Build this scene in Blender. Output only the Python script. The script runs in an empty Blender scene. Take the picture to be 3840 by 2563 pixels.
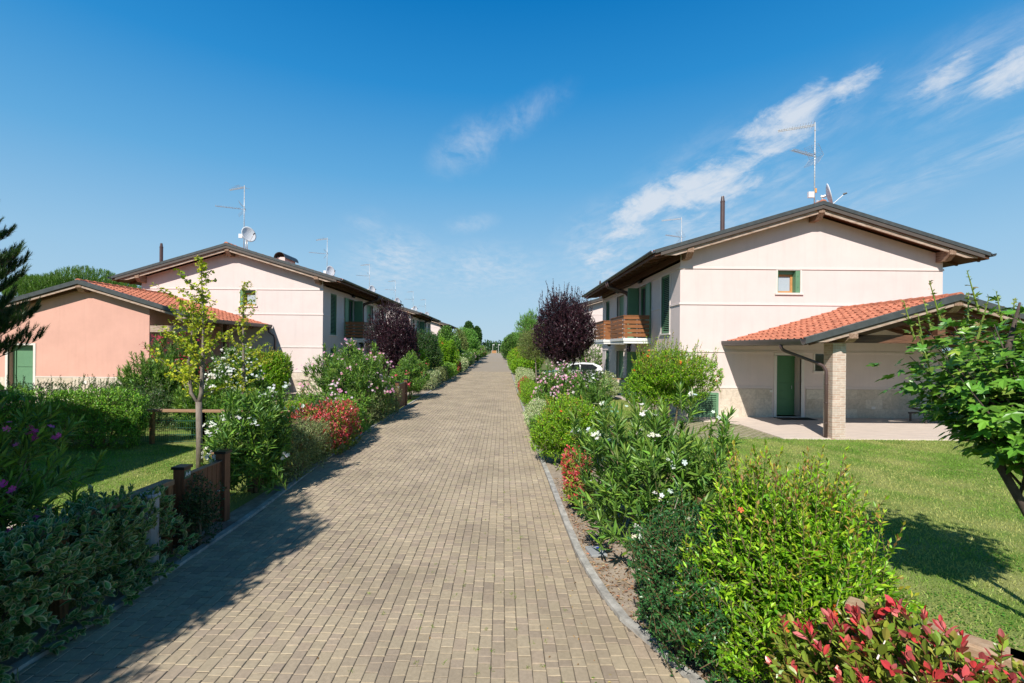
import bpy, bmesh, math, random
import numpy as np
from mathutils import Vector, Matrix, Quaternion

SC = bpy.context.scene
COL = SC.collection
PI = math.pi

# ------------------------------------------------------------------ camera
cam_d = bpy.data.cameras.new('camera')
cam = bpy.data.objects.new('camera', cam_d)
COL.objects.link(cam)
cam.location = (0, 0, 2.5)
cam.rotation_mode = 'QUATERNION'
cam.rotation_quaternion = Quaternion((1, 0, 0), PI / 2) @ Quaternion((0, 0, 1), 0.009)
cam_d.sensor_width = 36.0
cam_d.lens = 36.0 * 1750 / 3840
cam_d.shift_x = 33 / 3840
cam_d.shift_y = 22.5 / 3840
cam_d.clip_start = 0.05
cam_d.clip_end = 3000
SC.camera = cam

# ------------------------------------------------------------------ light
SUN_EL, SUN_AZ = math.radians(42.0), math.radians(19.5)
sun_dir = Vector((math.sin(SUN_AZ) * math.cos(SUN_EL), math.cos(SUN_AZ) * math.cos(SUN_EL), -math.sin(SUN_EL)))
sun_d = bpy.data.lights.new('sun', 'SUN')
sun_d.energy = 4.7
sun_d.angle = math.radians(0.5)
sun_d.color = (1.0, 0.955, 0.89)
sun = bpy.data.objects.new('sun', sun_d)
COL.objects.link(sun)
sun.rotation_mode = 'QUATERNION'
sun.rotation_quaternion = sun_dir.to_track_quat('-Z', 'Y')
sun.location = (-20, -40, 50)

SC.view_settings.view_transform = 'Standard'
SC.view_settings.look = 'None'
SC.view_settings.exposure = 0.35
SC.view_settings.gamma = 1.0

SC.cycles.use_adaptive_sampling = True
SC.cycles.max_bounces = 8
SC.cycles.transparent_max_bounces = 8
SC.cycles.use_denoising = True
SC.cycles.sample_clamp_indirect = 4.0

W = bpy.data.worlds.new('World')
SC.world = W
W.use_nodes = True
nt = W.node_tree
for n in list(nt.nodes):
    nt.nodes.remove(n)


def node(tree, t, **kw):
    n = tree.nodes.new(t)
    for k, v in kw.items():
        setattr(n, k, v)
    return n


SKY_K = 1 / (0.1 * 2 ** 0.35)


def build_world():
    L = nt.links.new
    out = node(nt, 'ShaderNodeOutputWorld')
    bg = node(nt, 'ShaderNodeBackground')
    bg.inputs['Strength'].default_value = 0.1
    sky = node(nt, 'ShaderNodeTexSky')
    sky.sky_type = 'NISHITA'
    sky.sun_disc = False
    sky.sun_elevation = SUN_EL
    sky.sun_rotation = PI + SUN_AZ
    sky.altitude = 0
    sky.air_density = 1.0
    sky.dust_density = 0.6
    sky.ozone_density = 2.6
    hsv = node(nt, 'ShaderNodeHueSaturation')
    hsv.inputs['Hue'].default_value = 0.487
    hsv.inputs['Saturation'].default_value = 1.22
    hsv.inputs['Value'].default_value = 1.0
    L(sky.outputs[0], hsv.inputs['Color'])
    tc = node(nt, 'ShaderNodeTexCoord')
    # clear-day colours by height above the horizon, blended with the physical sky; unseen zenith darkened to deepen shade
    hs = node(nt, 'ShaderNodeSeparateXYZ')
    L(tc.outputs['Generated'], hs.inputs[0])
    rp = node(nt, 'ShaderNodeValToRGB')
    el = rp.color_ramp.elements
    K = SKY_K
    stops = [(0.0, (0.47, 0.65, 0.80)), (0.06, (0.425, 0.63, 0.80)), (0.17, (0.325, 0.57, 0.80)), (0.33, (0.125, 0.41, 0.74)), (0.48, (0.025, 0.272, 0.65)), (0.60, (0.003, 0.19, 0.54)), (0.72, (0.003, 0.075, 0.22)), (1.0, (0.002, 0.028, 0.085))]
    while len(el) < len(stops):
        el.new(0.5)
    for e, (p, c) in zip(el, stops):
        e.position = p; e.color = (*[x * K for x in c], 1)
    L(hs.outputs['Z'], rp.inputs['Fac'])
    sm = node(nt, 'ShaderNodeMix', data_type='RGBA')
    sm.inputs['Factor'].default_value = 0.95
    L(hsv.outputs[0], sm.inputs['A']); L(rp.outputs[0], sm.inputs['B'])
    hsv = sm
    # cloud texture lives on a flat layer overhead: direction / height
    sep = node(nt, 'ShaderNodeSeparateXYZ')
    L(tc.outputs['Generated'], sep.inputs[0])
    zc = node(nt, 'ShaderNodeMath', operation='MAXIMUM')
    zc.inputs[1].default_value = 0.03
    L(sep.outputs['Z'], zc.inputs[0])
    dx = node(nt, 'ShaderNodeMath', operation='DIVIDE')
    dy = node(nt, 'ShaderNodeMath', operation='DIVIDE')
    L(sep.outputs['X'], dx.inputs[0]); L(zc.outputs[0], dx.inputs[1])
    L(sep.outputs['Y'], dy.inputs[0]); L(zc.outputs[0], dy.inputs[1])
    cmb = node(nt, 'ShaderNodeCombineXYZ')
    L(dx.outputs[0], cmb.inputs[0]); L(dy.outputs[0], cmb.inputs[1])

    def noise(scale, detail, rough, dist, vec, mscale=(1, 1, 1), rot=0.0):
        mp = node(nt, 'ShaderNodeMapping')
        mp.inputs['Scale'].default_value = mscale
        mp.inputs['Rotation'].default_value = (0, 0, rot)
        L(vec, mp.inputs['Vector'])
        t = node(nt, 'ShaderNodeTexNoise')
        t.inputs['Scale'].default_value = scale
        t.inputs['Detail'].default_value = detail
        t.inputs['Roughness'].default_value = rough
        t.inputs['Distortion'].default_value = dist
        L(mp.outputs[0], t.inputs['Vector'])
        return t.outputs['Fac']
    n_soft = noise(2.6, 9, 0.62, 0.5, cmb.outputs[0])
    n_fine = noise(7.0, 9, 0.66, 0.5, cmb.outputs[0], (1.0, 0.4, 1), 0.6)
    n_dir = noise(13.0, 12, 0.66, 0.5, tc.outputs['Generated'], (1.0, 1.0, 1.7))

    def remap(v, a, b, c=0.0, d=1.0):
        m = node(nt, 'ShaderNodeMapRange')
        m.interpolation_type = 'SMOOTHSTEP'
        m.inputs['From Min'].default_value = a
        m.inputs['From Max'].default_value = b
        m.inputs['To Min'].default_value = c
        m.inputs['To Max'].default_value = d
        L(v, m.inputs['Value'])
        return m.outputs[0]

    def mul(a, b):
        m = node(nt, 'ShaderNodeMath', operation='MULTIPLY')
        if isinstance(b, float):
            m.inputs[1].default_value = b
        else:
            L(b, m.inputs[1])
        L(a, m.inputs[0])
        return m.outputs[0]

    def add(a, b, clamp=False):
        m = node(nt, 'ShaderNodeMath', operation='ADD')
        m.use_clamp = clamp
        L(a, m.inputs[0])
        if isinstance(b, float):
            m.inputs[1].default_value = b
        else:
            L(b, m.inputs[1])
        return m.outputs[0]

    def mx(a, b):
        m = node(nt, 'ShaderNodeMath', operation='MAXIMUM')
        L(a, m.inputs[0]); L(b, m.inputs[1])
        return m.outputs[0]

    def blob(az, el, ra, rb, tilt):
        """soft ellipse round a sky direction (degrees): half-lengths ra (along) and rb (across), tilted."""
        a, e = math.radians(az), math.radians(el)
        c = Vector((math.sin(a) * math.cos(e), math.cos(a) * math.cos(e), math.sin(e)))
        right = Vector((math.cos(a), -math.sin(a), 0))
        up = right.cross(c).normalized()
        t = math.radians(tilt)
        u = right * math.cos(t) + up * math.sin(t)
        v = c.cross(u)
        R = Matrix((u, v, c)).transposed()
        mp = node(nt, 'ShaderNodeMapping', vector_type='TEXTURE')
        mp.inputs['Location'].default_value = c
        mp.inputs['Rotation'].default_value = R.to_euler('XYZ')
        mp.inputs['Scale'].default_value = (math.radians(ra), math.radians(rb), 1.0)
        L(tc.outputs['Generated'], mp.inputs['Vector'])
        g = node(nt, 'ShaderNodeTexGradient', gradient_type='SPHERICAL')
        L(mp.outputs[0], g.inputs['Vector'])
        return g.outputs['Fac']
    CLOUDS(blob, remap, mul, add, mx, n_soft, n_fine, n_dir, L, hsv, bg)
    L(bg.outputs[0], out.inputs[0])


def CLOUDS(blob, remap, mul, add, mx, n_soft, n_fine, n_dir, L, hsv, bg):
    # (azimuth, elevation, half length, half width, tilt, weight)
    dense = [(31.0, 22.3, 8.5, 4.2, 26, 1.0), (36.5, 24.6, 4.5, 1.6, 20, 0.85), (27.0, 19.2, 6.5, 2.2, 30, 0.8), (23.0, 18.0, 10.5, 4.2, 20, 1.0), (17.0, 16.6, 8.0, 3.2, 18, 1.0), (26.5, 17.2, 6.5, 2.6, 16, 0.7),
             (43.6, 23.2, 5.0, 2.6, 18, 0.72), (47.4, 22.2, 6.0, 2.8, 14, 0.80), (14.5, 13.6, 5.5, 2.6, 14, 0.72), (12.0, 11.0, 5.5, 2.2, 10, 0.66), (12.5, 9.0, 4.5, 1.5, 8, 0.5)]
    thin = [(-4.2, 23.4, 7.0, 3.6, 30, 0.75), (2.0, 26.3, 8.0, 2.6, 28, 0.50), (12.5, 12.0, 9.0, 7.0, 20, 0.85),
            (23.0, 16.0, 17, 8.5, 24, 0.9), (-13.2, 10.0, 8.0, 5.4, 5, 1.0), (-3.0, 9.4, 13.0, 4.6, 3, 0.75),
            (47.0, 17.0, 9.0, 2.0, 20, 0.75), (39.0, 15.0, 12.0, 4.0, 20, 0.50), (45.0, 22.8, 9.0, 5.0, 14, 0.8), (31.0, 21.0, 12.0, 5.0, 28, 0.55), (-4.0, 14.8, 4.5, 1.6, 10, 0.5), (-16.5, 14.0, 4.0, 2.5, 10, 0.35), (10.0, 6.5, 14.0, 3.0, 3, 0.4)]
    acc = None
    for az, el, ra, rb, ti, w in dense:
        b = mul(remap(blob(az, el, ra, rb, ti), 0.0, 0.9), w)
        acc = b if acc is None else mx(acc, b)
    nz = add(mul(n_dir, 0.62), mul(n_fine, 0.38))
    d = remap(add(mul(acc, 0.62), mul(nz, 1.9)), 1.10, 1.64)
    d = mul(d, remap(acc, 0.02, 0.22))
    acc2 = None
    for az, el, ra, rb, ti, w in thin:
        b = mul(remap(blob(az, el, ra, rb, ti), 0.0, 1.0), w)
        acc2 = b if acc2 is None else mx(acc2, b)
    th = mul(acc2, remap(add(mul(n_fine, 0.6), mul(n_dir, 0.4)), 0.36, 0.70))
    cov = mx(mul(d, 0.86), mul(th, 0.66))
    mix = node(nt, 'ShaderNodeMix', data_type='RGBA')
    L(cov, mix.inputs['Factor'])
    L(hsv.outputs['Result'], mix.inputs['A'])
    mix.inputs['B'].default_value = (0.74 * SKY_K, 0.79 * SKY_K, 0.86 * SKY_K, 1)
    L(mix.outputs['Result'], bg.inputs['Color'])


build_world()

# ------------------------------------------------------------------ materials
MATS = {}


def mat(name, color=(0.5, 0.5, 0.5), rough=0.7, var=0.0, vscale=6.0, bump=0.0, bscale=40.0, metallic=0.0, spec=0.4,
        color2=None, stretch=None, coat=0.0, streak=0.0):
    if name in MATS:
        return MATS[name]
    m = bpy.data.materials.new(name)
    m.use_nodes = True
    t = m.node_tree
    b = t.nodes['Principled BSDF']
    b.inputs['Base Color'].default_value = (*color, 1)
    b.inputs['Roughness'].default_value = rough
    b.inputs['Metallic'].default_value = metallic
    b.inputs['Specular IOR Level'].default_value = spec
    b.inputs['Coat Weight'].default_value = coat
    if var or color2 or bump:
        tc = node(t, 'ShaderNodeTexCoord')
        src = tc.outputs['Object']
        if stretch:
            mp = node(t, 'ShaderNodeMapping')
            mp.inputs['Scale'].default_value = stretch
            t.links.new(src, mp.inputs['Vector'])
            src = mp.outputs[0]
        if var or color2:
            n = node(t, 'ShaderNodeTexNoise')
            n.inputs['Scale'].default_value = vscale
            n.inputs['Detail'].default_value = 8
            n.inputs['Roughness'].default_value = 0.65
            t.links.new(src, n.inputs['Vector'])
            rp = node(t, 'ShaderNodeValToRGB')
            c2 = color2 or tuple(c * (1 - var) for c in color)
            c1 = color if color2 else tuple(min(1, c * (1 + var * 0.6)) for c in color)
            rp.color_ramp.elements[0].position = 0.34
            rp.color_ramp.elements[1].position = 0.66
            rp.color_ramp.elements[0].color = (*c2, 1)
            rp.color_ramp.elements[1].color = (*c1, 1)
            t.links.new(n.outputs['Fac'], rp.inputs['Fac'])
            t.links.new(rp.outputs[0], b.inputs['Base Color'])
        if bump:
            n2 = node(t, 'ShaderNodeTexNoise')
            n2.inputs['Scale'].default_value = bscale
            n2.inputs['Detail'].default_value = 6
            t.links.new(src, n2.inputs['Vector'])
            bp = node(t, 'ShaderNodeBump')
            bp.inputs['Strength'].default_value = bump
            bp.inputs['Distance'].default_value = 0.01
            t.links.new(n2.outputs['Fac'], bp.inputs['Height'])
            t.links.new(bp.outputs[0], b.inputs['Normal'])
    if streak:
        lk = b.inputs['Base Color'].links[0].from_socket
        mp = node(t, 'ShaderNodeMapping')
        mp.inputs['Scale'].default_value = (3.2, 3.2, 0.22)
        t.links.new(node(t, 'ShaderNodeTexCoord').outputs['Object'], mp.inputs['Vector'])
        n4 = node(t, 'ShaderNodeTexNoise')
        n4.inputs['Scale'].default_value = 1.6
        n4.inputs['Detail'].default_value = 9
        n4.inputs['Roughness'].default_value = 0.62
        t.links.new(mp.outputs[0], n4.inputs['Vector'])
        mr = node(t, 'ShaderNodeMapRange')
        mr.inputs['From Min'].default_value = 0.50
        mr.inputs['From Max'].default_value = 0.78
        mr.inputs['To Min'].default_value = 1.0
        mr.inputs['To Max'].default_value = 1.0 - streak
        t.links.new(n4.outputs['Fac'], mr.inputs['Value'])
        sc = node(t, 'ShaderNodeVectorMath', operation='SCALE')
        t.links.new(lk, sc.inputs[0])
        t.links.new(mr.outputs[0], sc.inputs['Scale'])
        t.links.new(sc.outputs[0], b.inputs['Base Color'])
    MATS[name] = m
    return m


def vcol_mat(name, rough=0.45, trans=0.0, spec=0.4, noise=0.0, nscale=30.0, bump=0.0):
    """Base colour read from the mesh colour attribute 'col' (each leaf, paver or petal has its own pigment)."""
    m = bpy.data.materials.new(name)
    m.use_nodes = True
    t = m.node_tree
    b = t.nodes['Principled BSDF']
    b.inputs['Roughness'].default_value = rough
    b.inputs['Specular IOR Level'].default_value = spec
    a = node(t, 'ShaderNodeAttribute', attribute_name='col')
    c = a.outputs['Color']
    if noise:
        tc = node(t, 'ShaderNodeTexCoord')
        n = node(t, 'ShaderNodeTexNoise')
        n.inputs['Scale'].default_value = nscale
        n.inputs['Detail'].default_value = 9
        n.inputs['Roughness'].default_value = 0.7
        t.links.new(tc.outputs['Object'], n.inputs['Vector'])
        mr = node(t, 'ShaderNodeMapRange')
        mr.inputs['From Min'].default_value = 0.3
        mr.inputs['From Max'].default_value = 0.7
        mr.inputs['To Min'].default_value = 1 - noise
        mr.inputs['To Max'].default_value = 1 + noise
        t.links.new(n.outputs['Fac'], mr.inputs['Value'])
        mm = node(t, 'ShaderNodeVectorMath', operation='SCALE')
        t.links.new(c, mm.inputs[0])
        t.links.new(mr.outputs[0], mm.inputs['Scale'])
        c = mm.outputs[0]
        n3 = node(t, 'ShaderNodeTexNoise')
        n3.inputs['Scale'].default_value = 0.9
        n3.inputs['Detail'].default_value = 6
        t.links.new(tc.outputs['Object'], n3.inputs['Vector'])
        mr3 = node(t, 'ShaderNodeMapRange')
        mr3.inputs['From Min'].default_value = 0.35
        mr3.inputs['From Max'].default_value = 0.68
        mr3.inputs['To Min'].default_value = 0.86
        mr3.inputs['To Max'].default_value = 1.10
        t.links.new(n3.outputs['Fac'], mr3.inputs['Value'])
        m3 = node(t, 'ShaderNodeVectorMath', operation='SCALE')
        t.links.new(c, m3.inputs[0])
        t.links.new(mr3.outputs[0], m3.inputs['Scale'])
        c = m3.outputs[0]
        if bump:
            bp = node(t, 'ShaderNodeBump')
            bp.inputs['Strength'].default_value = bump
            bp.inputs['Distance'].default_value = 0.004
            t.links.new(n.outputs['Fac'], bp.inputs['Height'])
            t.links.new(bp.outputs[0], b.inputs['Normal'])
    t.links.new(c, b.inputs['Base Color'])
    if trans:
        tr = node(t, 'ShaderNodeBsdfTranslucent')
        g = node(t, 'ShaderNodeMix', data_type='RGBA', blend_type='MULTIPLY')
        g.inputs['Factor'].default_value = 1.0
        g.inputs['B'].default_value = (1.25, 1.3, 0.6, 1)
        t.links.new(c, g.inputs['A'])
        t.links.new(g.outputs['Result'], tr.inputs['Color'])
        mx = node(t, 'ShaderNodeMixShader')
        mx.inputs[0].default_value = trans
        o = t.nodes['Material Output']
        t.links.new(b.outputs[0], mx.inputs[1])
        t.links.new(tr.outputs[0], mx.inputs[2])
        t.links.new(mx.outputs[0], o.inputs[0])
    MATS[name] = m
    return m


LEAF = vcol_mat('leaf', 0.42, 0.24, 0.4)
GLOSSY_LEAF = vcol_mat('glossy_leaf', 0.33, 0.16, 0.45)
PETAL = vcol_mat('petal', 0.6, 0.3, 0.2)
PAVER = vcol_mat('paver_concrete', 0.85, 0, 0.25, 0.15, 26.0, 0.3)
TURF = vcol_mat('turf_blade', 0.6, 0.35, 0.25)
LITTER = vcol_mat('dry_litter', 0.8, 0, 0.2)

M_PALE = mat('stucco_pale', (0.715, 0.592, 0.55), 0.9, 0.05, 0.9, 0.12, 160, spec=0.2, streak=0.07)
M_PINK = mat('stucco_pink', (0.66, 0.37, 0.295), 0.9, 0.07, 0.9, 0.12, 160, spec=0.2, streak=0.07)
M_COURSE = mat('string_course_plaster', (0.735, 0.62, 0.575), 0.85, 0.03, 4, spec=0.2)
M_TRIM = mat('trim_stone', (0.72, 0.66, 0.60), 0.8, 0.03, 4, spec=0.25)
M_TILE = mat('roof_tile', (0.50, 0.178, 0.105), 0.8, 0.42, 7.0, 0.1, 60, spec=0.25, streak=0.25)
M_FLASH = mat('painted_flashing', (0.065, 0.07, 0.068), 0.42, 0.25, 6, spec=0.5)
M_FLASH2 = mat('brown_flashing', (0.10, 0.078, 0.064), 0.5, 0.12, 3, spec=0.45)
M_GUT = mat('gutter_metal', (0.075, 0.062, 0.055), 0.42, 0.1, 3, spec=0.5)
M_PIPE = mat('downpipe_metal', (0.09, 0.055, 0.05), 0.4, 0.15, 4, spec=0.5)
M_WOOD_OLD = mat('weathered_timber', (0.40, 0.27, 0.19), 0.75, 0, 5, 0.4, 30, color2=(0.15, 0.075, 0.04), stretch=(6, 0.6, 6))
M_BOARD = mat('grey_timber_board', (0.52, 0.41, 0.33), 0.75, 0, 5, 0.3, 30, color2=(0.28, 0.17, 0.11), stretch=(0.8, 6, 6))
M_WOOD_DK = mat('stained_timber', (0.115, 0.048, 0.024), 0.65, 0.35, 5, 0.2, 30, stretch=(6, 0.6, 6))
M_BEAM = mat('timber_beam', (0.20, 0.09, 0.045), 0.7, 0, 5, 0.3, 30, color2=(0.07, 0.03, 0.018), stretch=(0.5, 6, 6))
M_BALC = mat('balcony_timber', (0.36, 0.145, 0.05), 0.55, 0, 6, 0.2, 40, color2=(0.17, 0.06, 0.022), stretch=(0.7, 0.7, 8))
M_FENCE = mat('fence_timber', (0.40, 0.20, 0.085), 0.65, 0, 6, 0.25, 40, color2=(0.20, 0.085, 0.035), stretch=(6, 6, 0.7))
M_RAIL = mat('fence_rail_timber', (0.36, 0.22, 0.125), 0.7, 0, 5, 0.3, 40, color2=(0.27, 0.15, 0.08), stretch=(2, 2, 8))
M_RAIL2 = mat('weathered_rail_timber', (0.50, 0.36, 0.235), 0.75, 0, 5, 0.3, 40, color2=(0.33, 0.20, 0.115), stretch=(2, 2, 8))
M_GATE = mat('gate_timber', (0.17, 0.070, 0.034), 0.6, 0.4, 6, 0.2, 40, stretch=(6, 6, 0.7))
M_GREEN = mat('green_shutter_paint', (0.125, 0.255, 0.14), 0.5, 0.06, 5, spec=0.4)
M_GREEN2 = mat('green_door_paint', (0.075, 0.20, 0.085), 0.5, 0.06, 5, spec=0.4)
M_WIRE = mat('green_wire', (0.02, 0.085, 0.055), 0.5)
M_FRAME = mat('window_timber', (0.55, 0.26, 0.09), 0.5, 0.2, 8)
M_CURTAIN = mat('curtain', (0.40, 0.45, 0.49), 0.9, 0.05, 20)
M_DARK = mat('slat_gap_shade', (0.012, 0.012, 0.014), 0.6)
M_WHITE = mat('white_slab_paint', (0.78, 0.77, 0.74), 0.8, 0.04, 3, spec=0.25)
M_GALV = mat('galvanised_steel', (0.56, 0.58, 0.60), 0.42, 0.1, 10, metallic=0.35)
M_DISH = mat('dish_paint', (0.72, 0.73, 0.75), 0.45, 0.03, 6)
M_BLACK = mat('black_plastic', (0.015, 0.015, 0.017), 0.45)
M_BARK = mat('grey_bark', (0.27, 0.225, 0.18), 0.85, 0, 10, 0.5, 40, color2=(0.13, 0.10, 0.08), stretch=(3, 3, 0.8))
M_BARK_DK = mat('dark_bark', (0.085, 0.06, 0.048), 0.85, 0.4, 10, 0.4, 40)
M_STEM = mat('shrub_stem', (0.20, 0.145, 0.085), 0.8, 0.35, 14, 0.3, 50)
M_SOIL = mat('soil', (0.44, 0.365, 0.285), 0.95, 0, 5, 0.6, 60, color2=(0.26, 0.205, 0.155), spec=0.1)
M_KERB = mat('kerb_concrete', (0.42, 0.40, 0.36), 0.85, 0.42, 7, 0.25, 70, spec=0.2)
M_PATIO = mat('patio_stone', (0.72, 0.60, 0.505), 0.7, 0, 3.0, 0.08, 50, color2=(0.58, 0.485, 0.41), stretch=(0.6, 3.0, 1))
M_GROUND = mat('meadow', (0.11, 0.15, 0.04), 0.95, 0, 0.35, 0.5, 8, color2=(0.17, 0.16, 0.07), spec=0.1)


def glass_mat():
    m = mat('window_glass', (0.02, 0.025, 0.03), 0.04, spec=0.8)
    return m


M_GLASS = glass_mat()


def masonry(name, c1, c2, mortar, bw, rh, msize, off=0.5, rough=0.85, bump=0.5, noise=0.25):
    """Brick-like pattern laid on upright faces in the object's own coordinates."""
    m = bpy.data.materials.new(name)
    m.use_nodes = True
    t = m.node_tree
    b = t.nodes['Principled BSDF']
    b.inputs['Roughness'].default_value = rough
    b.inputs['Specular IOR Level'].default_value = 0.2
    tc = node(t, 'ShaderNodeTexCoord')
    sp = node(t, 'ShaderNodeSeparateXYZ')
    t.links.new(tc.outputs['Object'], sp.inputs[0])
    ad = node(t, 'ShaderNodeMath', operation='ADD')
    t.links.new(sp.outputs['X'], ad.inputs[0]); t.links.new(sp.outputs['Y'], ad.inputs[1])
    cb = node(t, 'ShaderNodeCombineXYZ')
    t.links.new(ad.outputs[0], cb.inputs[0]); t.links.new(sp.outputs['Z'], cb.inputs[1])
    br = node(t, 'ShaderNodeTexBrick')
    br.offset = off
    br.inputs['Scale'].default_value = 1.0
    br.inputs['Brick Width'].default_value = bw
    br.inputs['Row Height'].default_value = rh
    br.inputs['Mortar Size'].default_value = msize
    br.inputs['Mortar Smooth'].default_value = 0.2
    br.inputs['Bias'].default_value = 0.0
    br.inputs['Color1'].default_value = (*c1, 1)
    br.inputs['Color2'].default_value = (*c2, 1)
    br.inputs['Mortar'].default_value = (*mortar, 1)
    t.links.new(cb.outputs[0], br.inputs['Vector'])
    n = node(t, 'ShaderNodeTexNoise')
    n.inputs['Scale'].default_value = 7
    n.inputs['Detail'].default_value = 8
    n.inputs['Distortion'].default_value = 1.2
    t.links.new(tc.outputs['Object'], n.inputs['Vector'])
    mr = node(t, 'ShaderNodeMapRange')
    mr.inputs['From Min'].default_value = 0.3; mr.inputs['From Max'].default_value = 0.7
    mr.inputs['To Min'].default_value = 1 - noise; mr.inputs['To Max'].default_value = 1 + noise * 0.6
    t.links.new(n.outputs['Fac'], mr.inputs['Value'])
    sc = node(t, 'ShaderNodeVectorMath', operation='SCALE')
    t.links.new(br.outputs['Color'], sc.inputs[0]); t.links.new(mr.outputs[0], sc.inputs['Scale'])
    t.links.new(sc.outputs[0], b.inputs['Base Color'])
    bp = node(t, 'ShaderNodeBump')
    bp.inputs['Strength'].default_value = bump
    bp.inputs['Distance'].default_value = 0.006
    bp.invert = True
    t.links.new(br.outputs['Fac'], bp.inputs['Height'])
    t.links.new(bp.outputs[0], b.inputs['Normal'])
    MATS[name] = m
    return m


M_BRICK = masonry('pillar_brick', (0.50, 0.345, 0.265), (0.58, 0.46, 0.375), (0.62, 0.545, 0.46), 0.25, 0.065, 0.008, noise=0.15)
M_CLAD = masonry('stone_cladding', (0.66, 0.575, 0.47), (0.52, 0.425, 0.325), (0.46, 0.39, 0.31), 0.62, 0.355, 0.003, 0.5, bump=0.15, noise=0.2)


def turf_mat():
    m = bpy.data.materials.new('lawn_turf')
    m.use_nodes = True
    t = m.node_tree
    b = t.nodes['Principled BSDF']
    b.inputs['Roughness'].default_value = 0.9
    b.inputs['Specular IOR Level'].default_value = 0.1
    tc = node(t, 'ShaderNodeTexCoord')
    n1 = node(t, 'ShaderNodeTexNoise'); n1.inputs['Scale'].default_value = 1.3; n1.inputs['Detail'].default_value = 7
    n2 = node(t, 'ShaderNodeTexNoise'); n2.inputs['Scale'].default_value = 55; n2.inputs['Detail'].default_value = 4
    t.links.new(tc.outputs['Object'], n1.inputs['Vector'])
    t.links.new(tc.outputs['Object'], n2.inputs['Vector'])
    r1 = node(t, 'ShaderNodeValToRGB')
    e = r1.color_ramp.elements
    e[0].position = 0.35; e[0].color = (0.14, 0.235, 0.04, 1)
    e[1].position = 0.68; e[1].color = (0.31, 0.32, 0.11, 1)
    t.links.new(n1.outputs['Fac'], r1.inputs['Fac'])
    r2 = node(t, 'ShaderNodeMapRange')
    r2.inputs['From Min'].default_value = 0.3; r2.inputs['From Max'].default_value = 0.7
    r2.inputs['To Min'].default_value = 0.6; r2.inputs['To Max'].default_value = 1.35
    t.links.new(n2.outputs['Fac'], r2.inputs['Value'])
    s = node(t, 'ShaderNodeVectorMath', operation='SCALE')
    t.links.new(r1.outputs[0], s.inputs[0]); t.links.new(r2.outputs[0], s.inputs['Scale'])
    t.links.new(s.outputs[0], b.inputs['Base Color'])
    bp = node(t, 'ShaderNodeBump'); bp.inputs['Strength'].default_value = 0.8; bp.inputs['Distance'].default_value = 0.03
    t.links.new(n2.outputs['Fac'], bp.inputs['Height']); t.links.new(bp.outputs[0], b.inputs['Normal'])
    return m


M_TURF = turf_mat()


# ------------------------------------------------------------------ scene graph helpers
def tag(o, label=None, cat=None, group=None, kind=None):
    if label: o['label'] = label
    if cat: o['category'] = cat
    if group: o['group'] = group
    if kind: o['kind'] = kind
    return o


def thing(name, label, cat, loc=(0, 0, 0), rz=0.0, group=None):
    o = bpy.data.objects.new(name, None)
    COL.objects.link(o)
    o.location = loc
    o.rotation_euler = (0, 0, rz)
    o.empty_display_size = 0.2
    return tag(o, label, cat, group)


def link(name, me, parent=None):
    o = bpy.data.objects.new(name, me)
    COL.objects.link(o)
    if parent is not None:
        o.parent = parent
    return o


def copy_tree(o, parent=None):
    c = o.copy()
    COL.objects.link(c)
    if parent is not None:
        c.parent = parent
        c.matrix_parent_inverse = Matrix()
    for ch in list(o.children):
        copy_tree(ch, c)
    return c


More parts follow.
